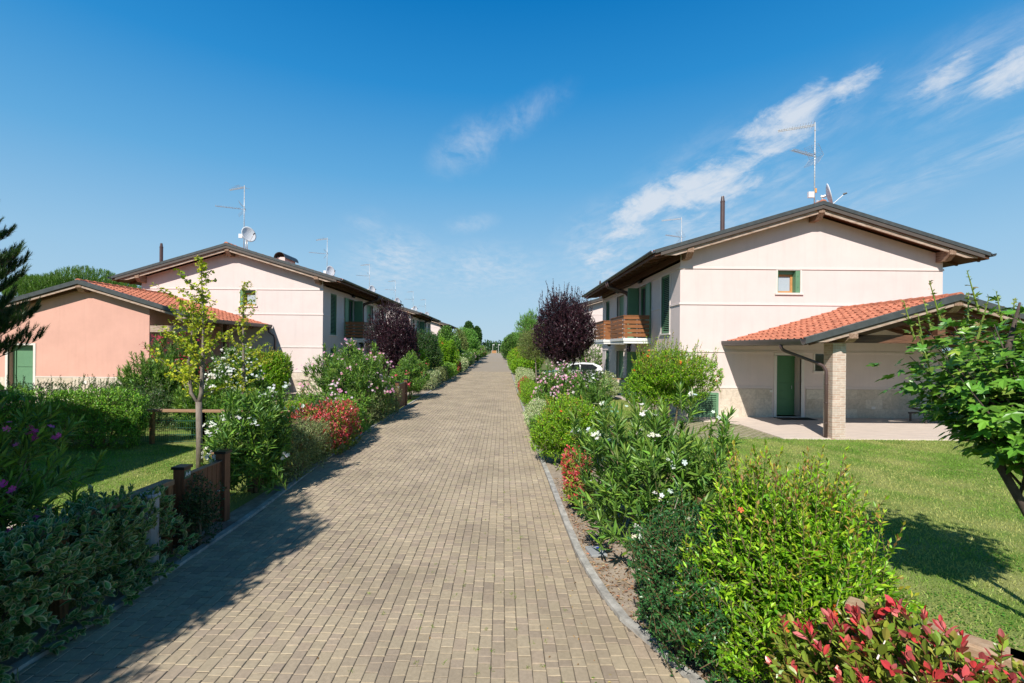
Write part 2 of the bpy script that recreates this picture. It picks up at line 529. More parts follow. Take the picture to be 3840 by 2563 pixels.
class MB:
    """collects faces, then links them as one mesh; s = -1 mirrors x"""

    def __init__(self, s=1):
        self.v = []; self.f = []; self.m = []; self.s = s

    def add(self, vs, fs, mi=0):
        b = len(self.v)
        self.v += [tuple(p) for p in vs]
        for f in fs:
            self.f.append(tuple(b + i for i in f)); self.m.append(mi)
        return self

    def quad(self, a, b, c, d, mi=0):
        return self.add([a, b, c, d], [(0, 1, 2, 3)], mi)

    def box(self, x0, x1, y0, y1, z0, z1, mi=0):
        v = [(x0, y0, z0), (x1, y0, z0), (x1, y1, z0), (x0, y1, z0), (x0, y0, z1), (x1, y0, z1), (x1, y1, z1), (x0, y1, z1)]
        return self.add(v, [(0, 3, 2, 1), (4, 5, 6, 7), (0, 1, 5, 4), (1, 2, 6, 5), (2, 3, 7, 6), (3, 0, 4, 7)], mi)

    def prism_y(self, poly, y0, y1, mi=0):
        """poly in x,z (counter-clockwise seen from -y), swept along y"""
        n = len(poly)
        v = [(x, y0, z) for x, z in poly] + [(x, y1, z) for x, z in poly]
        f = [tuple(range(n)), tuple(range(2 * n - 1, n - 1, -1))]
        f += [(i, i + n, (i + 1) % n + n, (i + 1) % n) for i in range(n)]
        return self.add(v, f, mi)

    def prism_x(self, poly, x0, x1, mi=0):
        """poly in y,z swept along x"""
        n = len(poly)
        v = [(x0, y, z) for y, z in poly] + [(x1, y, z) for y, z in poly]
        f = [tuple(range(n - 1, -1, -1)), tuple(range(n, 2 * n))]
        f += [(i, (i + 1) % n, (i + 1) % n + n, i + n) for i in range(n)]
        return self.add(v, f, mi)

    def tube(self, pts, r, n=8, mi=0, cap=True):
        pts = [Vector(p) for p in pts]
        rr = r if isinstance(r, (list, tuple)) else [r] * len(pts)
        rings = []
        prev = None
        for i, p in enumerate(pts):
            a = pts[max(i - 1, 0)]; b = pts[min(i + 1, len(pts) - 1)]
            d = (b - a).normalized()
            ref = prev if prev is not None else (Vector((1, 0, 0)) if abs(d.x) < 0.8 else Vector((0, 1, 0)))
            u = (ref - d * ref.dot(d)).normalized()
            prev = u
            w = d.cross(u)
            rings.append([p + (u * math.cos(2 * PI * k / n) + w * math.sin(2 * PI * k / n)) * rr[i] for k in range(n)])
        v = [q for R in rings for q in R]
        f = []
        for i in range(len(pts) - 1):
            for k in range(n):
                k2 = (k + 1) % n
                f.append((i * n + k, i * n + k2, (i + 1) * n + k2, (i + 1) * n + k))
        if cap:
            f.append(tuple(range(n - 1, -1, -1)))
            f.append(tuple((len(pts) - 1) * n + k for k in range(n)))
        return self.add(v, f, mi)

    def build(self, name, mats, parent=None, smooth=False, bevel=0.0):
        me = bpy.data.meshes.new(name)
        s = self.s
        v = [(s * x, y, z) for x, y, z in self.v]
        f = self.f if s > 0 else [tuple(reversed(q)) for q in self.f]
        me.from_pydata(v, [], f)
        mats = mats if isinstance(mats, (list, tuple)) else [mats]
        for m in mats:
            me.materials.append(m)
        if len(mats) > 1:
            me.polygons.foreach_set('material_index', self.m)
        if smooth:
            me.polygons.foreach_set('use_smooth', [True] * len(f))
        me.update()
        o = link(name, me, parent)
        if bevel:
            bv = o.modifiers.new('bevel', 'BEVEL')
            bv.width = bevel; bv.segments = 2; bv.limit_method = 'ANGLE'
        return o


def wall_rect(mb, place, u0, u1, z0, z1, holes, reveal, mi=0):
    """flat wall in (u, z) with rectangular holes and reveals; place(u, depth, z) -> xyz, depth>0 goes into the wall"""
    us = sorted({u0, u1, *[h[0] for h in holes], *[h[1] for h in holes]})
    zs = sorted({z0, z1, *[h[2] for h in holes], *[h[3] for h in holes]})
    for i in range(len(us) - 1):
        for j in range(len(zs) - 1):
            a, b, c, d = us[i], us[i + 1], zs[j], zs[j + 1]
            cu, cz = (a + b) / 2, (c + d) / 2
            if any(h[0] < cu < h[1] and h[2] < cz < h[3] for h in holes):
                continue
            mb.quad(place(a, 0, c), place(b, 0, c), place(b, 0, d), place(a, 0, d), mi)
    for a, b, c, d in [h[:4] for h in holes]:
        r = reveal
        mb.quad(place(a, 0, c), place(a, 0, d), place(a, r, d), place(a, r, c), mi)
        mb.quad(place(b, 0, d), place(b, 0, c), place(b, r, c), place(b, r, d), mi)
        mb.quad(place(a, 0, d), place(b, 0, d), place(b, r, d), place(a, r, d), mi)
        mb.quad(place(b, 0, c), place(a, 0, c), place(a, r, c), place(b, r, c), mi)


def tile_slope(mb, xr, zr, sgn, length, slope, y0, y1, period=0.30, row=0.41, nn=8):
    """one slope of interlocking barrel tiles falling from the ridge line x=xr, z=zr towards sgn*x"""
    th = math.atan(slope)
    ct, st = math.cos(th), math.sin(th)
    ncol = max(1, int(round((y1 - y0) / period)))
    period = (y1 - y0) / ncol
    ys, hs = [], []
    for c in range(ncol):
        for k in range(nn):
            fr = k / nn
            ys.append(y0 + (c + fr) * period)
            hs.append(0.056 * math.sin(PI * fr / 0.56) if fr < 0.56 else 0.004 * math.sin(PI * (fr - 0.56) / 0.44))
    ys.append(y1); hs.append(0.0)
    nrow = int(math.ceil(length / row))
    row = length / nrow
    n = len(ys)
    rng = random.Random(int(abs(xr) * 100) + int(length * 10))
    rows = []
    for r in range(nrow):
        for tt, lift in ((r * row, 0.0), ((r + 1) * row, 0.032)):
            line = []
            for i in range(n):
                h = hs[i] + lift
                line.append((xr + sgn * (tt * ct + h * st), ys[i], zr - tt * st + h * ct))
            rows.append(line)
    v = [p for l in rows for p in l]
    f = []
    for r in range(len(rows) - 1):
        for i in range(n - 1):
            q = (r * n + i, r * n + i + 1, (r + 1) * n + i + 1, (r + 1) * n + i)
            f.append(q if sgn < 0 else tuple(reversed(q)))
    mb.add(v, f)
    return mb


def ridge_tiles(mb, xr, zr, y0, y1, r=0.10):
    n = max(1, int(round((y1 - y0) / 0.38)))
    st = (y1 - y0) / n
    for i in range(n):
        a, b = y0 + i * st - 0.03, y0 + (i + 1) * st
        pts = []
        for k in range(9):
            an = PI * k / 8
            pts.append((math.cos(an), math.sin(an)))
        v = [(xr + c * (r + 0.022), a, zr - 0.05 + s * (r + 0.022)) for c, s in pts] + [(xr + c * r, b, zr - 0.05 + s * r) for c, s in pts]
        f = [(k, k + 9, k + 10, k + 1) for k in range(8)]
        v += [(xr, a, zr - 0.05)]
        f += [(k + 1, 18, k) for k in range(8)]
        mb.add(v, f)
    return mb
# ------------------------------------------------------------------ two-storey house (local x away from the lane, y along it)
HW, HL, RX = 9.64, 13.34, 4.82
ZR, SLOPE = 7.74, 0.30
EAVE, GAB = 1.12, 0.58


def ztop(x):
    return ZR - SLOPE * abs(x - RX)


def louvre(mb, place, u0, u1, z0, z1, fw=0.06, step=0.074):
    """green louvred panel, u/z in the wall, depth positive inwards"""
    def bx(a, b, c, d, d0, d1):
        p = [place(a, d0, c), place(b, d0, c), place(b, d0, d), place(a, d0, d), place(a, d1, c), place(b, d1, c), place(b, d1, d), place(a, d1, d)]
        mb.add(p, [(0, 1, 2, 3), (5, 4, 7, 6), (4, 0, 3, 7), (1, 5, 6, 2), (3, 2, 6, 7), (4, 5, 1, 0)], 0)
    bx(u0, u0 + fw, z0, z1, 0.03, 0.08); bx(u1 - fw, u1, z0, z1, 0.03, 0.08)
    bx(u0 + fw, u1 - fw, z0, z0 + fw, 0.03, 0.08); bx(u0 + fw, u1 - fw, z1 - fw, z1, 0.03, 0.08)
    n = int((z1 - z0 - 2 * fw) / step)
    st = (z1 - z0 - 2 * fw) / n
    for i in range(n):
        c = z0 + fw + i * st
        a = [place(u0 + fw, 0.035, c + 0.004), place(u1 - fw, 0.035, c + 0.004), place(u1 - fw, 0.070, c + st * 0.46), place(u0 + fw, 0.070, c + st * 0.46)]
        b = [(p[0], p[1], p[2] + 0.010) for p in a]
        mb.add(a + b, [(0, 3, 2, 1), (4, 5, 6, 7), (0, 1, 5, 4), (3, 7, 6, 2)], 0)
    p = [place(u0, 0.10, z0), place(u1, 0.10, z0), place(u1, 0.10, z1), place(u0, 0.10, z1)]
    mb.add(p, [(0, 1, 2, 3)], 1)  # near-black backing sheet paints in the shade between the slats


def pbox(mb, place, u0, u1, z0, z1, d0, d1, mi=0):
    p = [place(u0, d0, z0), place(u1, d0, z0), place(u1, d0, z1), place(u0, d0, z1), place(u0, d1, z0), place(u1, d1, z0), place(u1, d1, z1), place(u0, d1, z1)]
    mb.add(p, [(0, 1, 2, 3), (5, 4, 7, 6), (4, 0, 3, 7), (1, 5, 6, 2), (3, 2, 6, 7), (4, 5, 1, 0)], mi)


def make_house(s, label, flue_at, near_meter=False, box_chimney=False, group='pale two-storey houses along the lane'):
    root = thing('house', label, 'house', group=group)
    F = lambda u, d, z: (u, d, z)                      # front gable wall, outward -y
    S = lambda u, d, z: (d, u, z)                      # lane-side wall, outward -x   (u = y)
    # ---- walls
    wb = MB(s)
    fh = [(3.57, 4.40, 4.60, 5.43), (3.57, 4.47, 0.06, 2.29), (4.97, 5.62, 1.74, 2.37)]
    if near_meter:
        fh.append((0.42, 1.42, 0.03, 0.92))
    sh = [(1.07, 2.0, 3.12, 5.43), (3.85, 5.35, 2.97, 5.43), (7.95, 9.5, 2.97, 5.43), (11.34, 12.27, 3.12, 5.43),
          (1.07, 2.0, 0.06, 2.37), (3.85, 5.35, 0.06, 2.37), (7.95, 9.5, 0.06, 2.37), (11.34, 12.27, 0.06, 2.37)]
    ZE = 5.60
    wall_rect(wb, F, 0, HW, -0.05, ZE, fh, 0.42)
    wb2 = MB(s)
    SX = lambda u, d, z: (d, u, z)
    wall_rect(wb2, SX, 0, HL, -0.05, ZE + 0.1, sh, 0.24)
    wb2.f = [tuple(reversed(q)) for q in wb2.f]
    wb.add(wb2.v, wb2.f)
    wb.quad((HW, 0, -0.05), (HW, HL, -0.05), (HW, HL, ZE + 0.1), (HW, 0, ZE + 0.1))
    wb.quad((HW, HL, -0.05), (0, HL, -0.05), (0, HL, ZE), (HW, HL, ZE))
    for y in (0, HL):
        und = [(0, y, ZE), (HW, y, ZE), (HW, y, ztop(HW) - 0.26), (RX, y, ZR - 0.26), (0, y, ztop(0) - 0.26)]
        wb.add(und if y == 0 else list(reversed(und)), [(0, 1, 2, 3, 4)])
    wall = wb.build('wall', M_PALE, root)
    # ---- stone plinth, proud of the wall
    e = 0.018

    def piece(nm, m, *q):
        k = MB(s); k.box(*q); k.build(nm, m, root)
    segs = [(-e, 3.40), (4.64, HW + e)]
    if near_meter:
        segs = [(-e, 0.36), (1.48, 3.40), (4.64, HW + e)]
        piece('plinth', M_CLAD, 0.36, 1.48, -e, 0.10, 0.97, 1.07)
    for a, b in segs:
        piece('plinth', M_CLAD, a, b, -e, 0.10, -0.05, 1.07)
    prev = 0.10
    for a, b in [(1.0, 2.07), (3.78, 5.42), (7.88, 9.57), (11.27, 12.34), (HL, HL)]:
        piece('plinth', M_CLAD, -e, 0.10, prev, a, -0.05, 1.07)
        prev = b
    # ---- string courses
    for z in (5.455, 4.14, 2.40, 1.085):
        p1, p2 = 0.030, 0.018
        fs, ss = [(-p1, HW + p1)], [(0, HL)]
        if z < 2:
            fs = [(-p1, 3.40), (4.64, HW + p1)]
            ss = [(0, 1.0), (2.07, 3.78), (5.42, 7.88), (9.57, 11.27), (12.34, HL)]
        if 4 < z < 5:
            ss = [(0, 1.0), (2.07, 3.78), (5.42, 7.88), (9.57, 11.27), (12.34, HL)]
        for a, b in fs:
            cb = MB(s)
            cb.box(a, b, -p1, 0.0, z, z + 0.022); cb.box(a, b, -p2, 0.0, z + 0.022, z + 0.072)
            cb.build('string_course', M_COURSE, root)
        for a, b in ss:
            cb = MB(s)
            cb.box(-p1, 0.0, a, b, z, z + 0.022); cb.box(-p2, 0.0, a, b, z + 0.022, z + 0.072)
            cb.build('string_course', M_COURSE, root)
    # ---- front window
    def surround(mb, pl, h, t=0.055, d=-0.02, sill=True):
        a, b, c, z = h
        pbox(mb, pl, a - t, a, c, z, d, 0.06); pbox(mb, pl, b, b + t, c, z, d, 0.06); pbox(mb, pl, a - t, b + t, z, z + 0.015, d, 0.06)
    wn = MB(s)
    surround(wn, F, fh[0])
    win = wn.build('window', M_TRIM, root)
    sb = MB(s); pbox(sb, F, 3.47, 4.50, 4.53, 4.60, -0.06, 0.10); sb.build('sill', M_TRIM, win)
    fb = MB(s)
    for q in ((3.60, 3.66, 4.62, 5.30), (4.16, 4.24, 4.62, 5.30), (3.66, 4.16, 4.62, 4.69), (3.66, 4.16, 5.23, 5.30)):
        pbox(fb, F, *q, 0.20, 0.26)
    fb.build('frame', M_FRAME, win)
    gb = MB(s); pbox(gb, F, 3.66, 4.16, 4.69, 5.23, 0.235, 0.25); gb.build('curtained_pane', M_CURTAIN, win)
    hb = MB(s)
    pbox(hb, F, 3.575, 4.395, 5.30, 5.425, 0.12, 0.30)
    pbox(hb, F, 3.575, 3.60, 4.605, 5.42, 0.0, 0.40)
    pbox(hb, F, 4.24, 4.395, 4.605, 5.42, 0.0, 0.40)
    for z in (4.80, 5.2):
        pbox(hb, F, 4.30, 4.34, z, z + 0.04, -0.012, 0.02)
    hb.build('shutter', M_GREEN, win)
    # ---- front door and small window
    db = MB(s)
    a, b, c, z = fh[1]
    surround(db, F, fh[1], 0.10, -0.022)
    pbox(db, F, a - 0.10, b + 0.10, z, z + 0.10, -0.022, 0.06)
    pbox(db, F, a - 0.12, b + 0.12, 0.0, 0.06, -0.07, 0.40)
    door = db.build('door', M_TRIM, root)
    lb = MB(s)
    hgt = (z - c - 0.10) / 7
    pbox(lb, F, a, b, z - 0.09, z, 0.34, 0.42)
    for i in range(7):
        pbox(lb, F, a + 0.06, b - 0.06, c + i * hgt + 0.005, c + (i + 1) * hgt - 0.003, 0.36, 0.42)
    pbox(lb, F, a, b, c, z, 0.385, 0.43)
    lb.build('door_leaf', M_GREEN2, door)
    kb = MB(s); kb.tube([(b - 0.16, 0.30, 1.05), (b - 0.16, 0.30, 1.17)], 0.012, 6); kb.build('handle', M_GALV, door)
    w2 = MB(s); surround(w2, F, fh[2]); ww = w2.build('window', M_TRIM, root)
    w3 = MB(s); pbox(w3, F, 4.90, 5.70, 1.69, 1.74, -0.05, 0.1); w3.build('sill', M_TRIM, ww)
    w4 = MB(s); pbox(w4, F, 4.97, 5.62, 1.74, 2.37, 0.2, 0.25); w4.build('pane', M_GLASS, ww)
    sk = MB(s)
    sk.box(3.31, 3.43, -0.035, 0.0, 0.95, 1.03); sk.build('socket', M_TRIM, root)
    sk = MB(s)
    sk.box(7.04, 7.18, -0.035, 0.0, 0.36, 0.45); sk.build('socket', M_TRIM, root)
    if near_meter:
        mb = MB(s)
        louvre(mb, lambda u, d, z: (u, d - 0.10, z), 0.42, 1.42, 0.03, 0.92, 0.09, 0.07)
        mb.build('meter_shutter', [M_GREEN, M_DARK], root)
    # ---- lane-side openings
    for k, h in enumerate(sh):
        a, b, c, z = h
        m1 = MB(s)
        Sr = S
        t = 0.07
        pbox(m1, Sr, a - t, a, c, z, -0.02, 0.05); pbox(m1, Sr, b, b + t, c, z, -0.02, 0.05); pbox(m1, Sr, a - t, b + t, z, z + 0.02, -0.02, 0.05)
        if c > 3 or c < 0.1:
            pbox(m1, Sr, a - t - 0.04, b + t + 0.04, c - 0.06, c, -0.055, 0.08)
        w = m1.build('window' if k in (0, 3, 4, 7) else 'french_window', M_TRIM, root)
        if k in (0, 3, 4, 7):
            m2 = MB(s)
            louvre(m2, S, a + 0.005, b - 0.005, c + 0.005, z - 0.005)
            m2.build('shutter', [M_GREEN, M_DARK], w)
        elif k == 1 or k == 5:
            m2 = MB(s); pbox(m2, S, a, b, c, z, 0.19, 0.24); m2.build('pane', M_GLASS, w)
            m2 = MB(s)
            for q in ((a, a + 0.09), (b - 0.09, b), ((a + b) / 2 - 0.07, (a + b) / 2 + 0.07)):
                pbox(m2, S, q[0], q[1], c, z, 0.14, 0.20)
            pbox(m2, S, a, b, z - 0.09, z, 0.14, 0.20)
            m2.build('frame', M_GREEN2, w)
            m2 = MB(s)
            pbox(m2, S, a - 0.52, a + 0.02, c + 0.03, z - 0.02, -0.075, -0.03); m2.build('shutter', M_GREEN, w)
            m2 = MB(s)
            m2.box(-0.50, 0.02, b - 0.03, b + 0.015, c + 0.03, z - 0.02); m2.build('shutter', M_GREEN, w)
        else:
            m2 = MB(s)
            for q in ((a, (a + b) / 2 - 0.006), ((a + b) / 2 + 0.006, b)):
                pbox(m2, S, q[0], q[1], c, z, 0.15, 0.20)
            pbox(m2, S, a + 0.3, a + 0.34, c + 0.3, z - 0.3, 0.14, 0.16)
            m2.build('shutter', M_GREEN, w)
    # ---- roof: tiles, flashing, boards, soffit
    L1 = (RX + EAVE) / math.cos(math.atan(SLOPE))
    rb = MB(s)
    tile_slope(rb, RX, ZR - 0.01, -1, L1, SLOPE, -GAB + 0.05, HL + GAB - 0.05)
    tile_slope(rb, RX, ZR - 0.01, 1, L1, SLOPE, -GAB + 0.05, HL + GAB - 0.05)
    ridge_tiles(rb, RX, ZR + 0.05, -GAB, HL + GAB)
    roof = rb.build('roof', M_TILE, root)
    xl, xr = -EAVE, HW + EAVE
    zt = ztop(xl)
    for y0, y1, y2 in ((-GAB - 0.05, -GAB, 1), (HL + GAB, HL + GAB + 0.05, -1)):
        fl = MB(s)
        up, lo = 0.05, -0.07
        for sg, xe in ((-1, xl), (1, xr)):
            p = [(xe, zt + lo), (RX, ZR + lo), (RX, ZR + up), (xe, zt + up)]
            fl.prism_y(p if sg < 0 else [(xe, zt + lo), (xe, zt + up), (RX, ZR + up), (RX, ZR + lo)], y0, y1)
            # capping return on top
            q = [(xe, zt + up), (RX, ZR + up), (RX, ZR + up + 0.012), (xe, zt + up + 0.012)]
            fl.prism_y(q if sg < 0 else list(reversed(q)), min(y0, y1 + 0.09 * y2), max(y1, y0 + 0.09 * y2) if y2 < 0 else y1 + 0.09)
        fl.build('verge_flashing', M_FLASH, root)
        f2 = MB(s)
        o = 0.022 * y2
        for sg, xe in ((-1, xl + 0.20), (1, xr - 0.20)):
            za = ztop(xe)
            p = [(xe, za - 0.20), (RX, ZR - 0.20), (RX, ZR - 0.07), (xe, za - 0.07)]
            f2.prism_y(p if sg < 0 else list(reversed(p)), y0 + o, y1 + o)
        f2.build('verge_trim', M_FLASH2, root)
        f3 = MB(s)
        o = 0.11 * y2
        for sg, xe in ((-1, xl + 0.36), (1, xr - 0.36)):
            za = ztop(xe)
            p = [(xe, za - 0.245), (RX - 0.12 * -sg * -1, ztop(RX - 0.12) - 0.36), (RX, ZR - 0.225), (xe, za - 0.225)]
            p = [(xe, za - 0.235), (xe - sg * 0.42, ztop(xe - sg * 0.42) - 0.345), (RX + sg * 0.12, ztop(RX + 0.12) - 0.345), (RX + sg * 0.12, ztop(RX + 0.12) - 0.205), (xe, za - 0.205)]
            f3.prism_y(p if sg < 0 else list(reversed(p)), y0 + o, y1 + o)
        f3.build('verge_board', M_BOARD, root)
    sf = MB(s)
    for sg, xe in ((-1, xl), (1, xr)):
        ze = ztop(xe)
        p = [(xe, ze - 0.17), (RX, ZR - 0.17), (RX, ZR - 0.06), (xe, ze - 0.06)]
        sf.prism_y(p if sg < 0 else list(reversed(p)), -GAB + 0.02, HL + GAB - 0.02)
        n = 18
        for i in range(n):
            y = -GAB + 0.25 + i * (HL + 2 * GAB - 0.5) / (n - 1)
            xi = 0.4 if sg < 0 else HW - 0.4
            a, b = xe + -sg * 0.12, xi
            p = [(a, ztop(a) - 0.26), (b, ztop(b) - 0.29), (b, ztop(b) - 0.172), (a, ztop(a) - 0.172)]
            sf.prism_y(p if sg < 0 else list(reversed(p)), y - 0.04, y + 0.04)
    sf.build('soffit', M_WOOD_DK, root)
    # purlin ends under the verge
    for x0, zt0, hh in ((0.05, ztop(0.16) - 0.22, 0.36), (HW - 0.27, ztop(0.16) - 0.22, 0.36), (RX - 0.12, ZR - 0.17, 0.38)):
        for y0, y1, sg in ((-GAB + 0.02, 0.0, 1), (HL + GAB - 0.02, HL, -1)):
            pm = MB(s)
            p = [(y0, zt0), (y0, zt0 - 0.17), (y0 + sg * 0.20, zt0 - hh), (y1, zt0 - hh), (y1, zt0)]
            pm.prism_x(p if sg > 0 else list(reversed(p)), x0, x0 + 0.22)
            pm.build('purlin_end', M_WOOD_OLD, root)
    for x0 in (-0.10, HW + 0.002):
        piece('wall_plate', M_WOOD_DK, x0, x0 + 0.098, 0.0, HL, ztop(0) - 0.50, ztop(0) - 0.27)
    # gutters
    for sg, xe in ((-1, xl), (1, xr)):
        gm = MB(s)
        prof = [(xe, zt + 0.04)]
        x2 = xe + sg * 0.005
        pts = [(x2 + sg * (0.085 - 0.085 * math.cos(PI * k / 8)), zt + 0.02 - 0.10 * math.sin(PI * k / 8)) for k in range(9)]
        pts += [(x2 + sg * 0.185, zt + 0.035), (x2 + sg * 0.155, zt + 0.035)]
        inner = [(x2 + sg * (0.085 - 0.07 * math.cos(PI * k / 8)), zt + 0.03 - 0.085 * math.sin(PI * k / 8)) for k in range(8, -1, -1)]
        poly = pts[:9] + inner
        gm.prism_y(poly if sg > 0 else list(reversed(poly)), -GAB - 0.07, HL + GAB + 0.07)
        gm.build('gutter', M_FLASH, root)
    for y in (6.5, 6.84):
        dp = MB(s)
        dp.tube([(xl - 0.09, y - 0.05, zt - 0.06), (xl - 0.09, y - 0.05, zt - 0.24), (xl - 0.0, y - 0.03, zt - 0.34), (-0.22, y, zt - 0.62), (-0.09, y, zt - 0.78), (-0.085, y, zt - 1.0), (-0.085, y, 2.97)], 0.06, 10)
        dp.tube([(-0.085, y, 2.72), (-0.085, y, 0.0)], 0.05, 10)
        dp.build('downpipe', M_PIPE, root, smooth=True)
    # balconies
    for a, b in ((3.33, 5.92), (7.42, 10.01)):
        bm_ = MB(s)
        bm_.box(-1.22, -0.002, a, b, 2.84, 2.965)
        bm_.box(-1.19, -0.002, a + 0.03, b - 0.03, 2.735, 2.84)
        bal = bm_.build('balcony', M_WHITE, root)
        rl = MB(s)
        for i in range(5):
            z = 3.03 + i * 0.19
            h = 0.145
            rl.box(-1.20, -0.03, a + 0.02, a + 0.05, z, z + h)
            rl.box(-1.20, -0.03, b - 0.05, b - 0.02, z, z + h)
            rl.box(-1.20, -1.17, a + 0.052, b - 0.052, z, z + h)
        rl.box(-1.23, -0.03, a, a + 0.08, 3.94, 3.97); rl.box(-1.23, -0.03, b - 0.08, b, 3.94, 3.97)
        rl.box(-1.23, -1.15, a + 0.08, b - 0.08, 3.94, 3.97)
        rl.build('railing', M_BALC, bal)
        for x, y in ((-1.15, a + 0.072), (-1.15, b - 0.072), (-0.06, a + 0.072), (-0.06, b - 0.072), (-0.6, a + 0.072), (-0.6, b - 0.072), (-1.15, (a + b) / 2)):
            ps = MB(s); ps.box(x - 0.018, x + 0.018, y - 0.018, y + 0.018, 2.966, 3.93); ps.build('railing_post', M_GALV, bal)
        for y in (a + 1.35,):
            for zz, xx in ((2.70, -0.6), (5.64, -0.13)):
                lm = MB(s)
                for k in range(4):
                    pass
                lm.tube([(xx, y - 0.19, zz), (xx, y - 0.15, zz - 0.01), (xx, y + 0.15, zz - 0.01), (xx, y + 0.19, zz)], [0.03, 0.075, 0.075, 0.03], 10)
                lm.build('lamp', M_BLACK, root, smooth=True)
    # flue
    fm = MB(s)
    fx, fy, ft = flue_at
    zr0 = ztop(fx) - 0.1
    fm.tube([(fx, fy, zr0), (fx, fy, ft - 0.25)], 0.085, 14)
    fm.tube([(fx, fy, ft - 0.245), (fx, fy, ft - 0.20), (fx, fy, ft - 0.195), (fx, fy, ft - 0.03), (fx, fy, ft)], [0.092, 0.092, 0.078, 0.058, 0.05], 14)
    fm.build('flue', M_PIPE, root, smooth=False)
    if box_chimney:
        bx = MB(s)
        x0, x1, y0, y1 = 3.12, 3.68, 2.3, 3.9
        bx.box(x0 + 0.06, x1 - 0.06, y0 + 0.12, y1 - 0.12, 6.6, 7.66)
        ch = bx.build('chimney', M_PALE, root)
        cp = MB(s)
        n = 12
        xc, rr = (x0 + x1) / 2, 0.33
        pts = [(xc + rr * math.cos(PI * k / n), 7.58 + 0.34 * math.sin(PI * k / n)) for k in range(n + 1)]
        inn = [(xc + (rr - 0.02) * math.cos(PI * k / n), 7.58 + 0.32 * math.sin(PI * k / n)) for k in range(n, -1, -1)]
        cp.prism_y(pts + inn, y0 - 0.1, y1 + 0.1)
        cp.build('cowl', M_FLASH, ch)
    return root


house_r = make_house(1, 'pale pink house on the right with a big tiled porch and brick pillar', (2.42, 1.9, 8.75), near_meter=True)
house_r.location = (6.48, 17.14, 0)
house_r2 = copy_tree(house_r)
house_r2.location = (6.48, 41.2, 0)
house_r2['label'] = 'pale house behind the dark purple tree, second along the right of the lane'
house_l = make_house(-1, 'pale house on the left with a barrel-capped chimney, behind the young yellow-green trees', (9.2, 0.8, 8.05), box_chimney=True)
house_l.location = (-9.6, 24.8, 0)
for nm, loc in (('pale house beyond the left purple tree, second in the left row', (-9.6, 48.3, 0)),
                ('farthest pale house of the left row, past the dark round tree', (-9.6, 72.0, 0)),
                ('pale house beside the viewer on the left whose eave shades the lawn', (-10.8, -8.9, 0))):
    h = copy_tree(house_l); h.location = loc; h['label'] = nm


# ------------------------------------------------------------------ tiled lean-to roofs on posts
def gable_roof_parts(root, xr, zr, half, y0, y1, slope, s=1, front=True, board_in=0.0, soffit=True):
    L1 = half / math.cos(math.atan(slope))
    zt = lambda x: zr - slope * abs(x - xr)
    rb = MB()
    tile_slope(rb, xr, zr - 0.01, -1, L1, slope, y0 + 0.06, y1)
    tile_slope(rb, xr, zr - 0.01, 1, L1, slope, y0 + 0.06, y1)
    ridge_tiles(rb, xr, zr + 0.05, y0 + 0.02, y1)
    rb.build('roof', M_TILE, root)
    fl = MB()
    up, lo = 0.06, -0.10
    for sg in (-1, 1):
        xe = xr + sg * half
        p = [(xe, zt(xe) + lo), (xr, zr + lo), (xr, zr + up), (xe, zt(xe) + up)]
        fl.prism_y(p if sg < 0 else list(reversed(p)), y0 - 0.03, y0 + 0.02)
        q = [(xe, zt(xe) + up), (xr, zr + up), (xr, zr + up + 0.012), (xe, zt(xe) + up + 0.012)]
        fl.prism_y(q if sg < 0 else list(reversed(q)), y0 - 0.03, y0 + 0.10)
    fl.build('verge_flashing', M_FLASH, root)
    bd = MB()
    for sg in (-1, 1):
        xe = xr + sg * (half - 0.22)
        xi = xe - sg * 0.40
        p = [(xe, zt(xe) - 0.125), (xi, zt(xi) - 0.225), (xr + sg * 0.13, zt(xr + 0.13) - 0.225), (xr + sg * 0.13, zt(xr + 0.13) - 0.105), (xe, zt(xe) - 0.105)]
        bd.prism_y(p if sg < 0 else list(reversed(p)), y0 + 0.03, y0 + 0.075)
    bd.build('verge_board', M_BOARD, root)
    sf = MB()
    for sg in (-1, 1):
        xe = xr + sg * half
        p = [(xe, zt(xe) - 0.14), (xr, zr - 0.14), (xr, zr - 0.05), (xe, zt(xe) - 0.05)]
        sf.prism_y(p if sg < 0 else list(reversed(p)), y0 + 0.022, y1)
        n = 7
        for i in range(n):
            y = y0 + 0.35 + i * (y1 - y0 - 0.5) / (n - 1)
            a, b = xe - sg * 0.34, xr + sg * 0.12
            p = [(a, zt(a) - 0.23), (b, zt(b) - 0.25), (b, zt(b) - 0.142), (a, zt(a) - 0.142)]
            sf.prism_y(p if sg < 0 else list(reversed(p)), y - 0.04, y + 0.04)
    sf.build('soffit', M_WOOD_DK, root)
    for sg in (-1, 1):
        xe = xr + sg * half
        z0 = zt(xe)
        gm = MB()
        pts = [(xe + sg * (0.08 - 0.08 * math.cos(PI * k / 8)), z0 + 0.03 - 0.165 * math.sin(PI * k / 8)) for k in range(9)]
        inner = [(xe + sg * (0.08 - 0.066 * math.cos(PI * k / 8)), z0 + 0.04 - 0.15 * math.sin(PI * k / 8)) for k in range(8, -1, -1)]
        poly = pts + inner
        gm.prism_y(poly if sg > 0 else list(reversed(poly)), y0 - 0.05, y1 - 0.02)
        gm.build('gutter', M_GUT, root)
    return zt


def purlin(root, x0, x1, zt0, hh, y0, y1, m=None):
    pm = MB()
    p = [(y0, zt0), (y0, zt0 - 0.13), (y0 + 0.18, zt0 - hh), (y1, zt0 - hh), (y1, zt0)]
    pm.prism_x(p, x0, x1)
    return pm.build('purlin', m or M_WOOD_OLD, root)


# porch on the right house
PX, PY = 12.32, 12.6
porch = thing('porch', 'open tiled porch with brick pillars in front of the right house', 'porch', (PX, PY, 0))


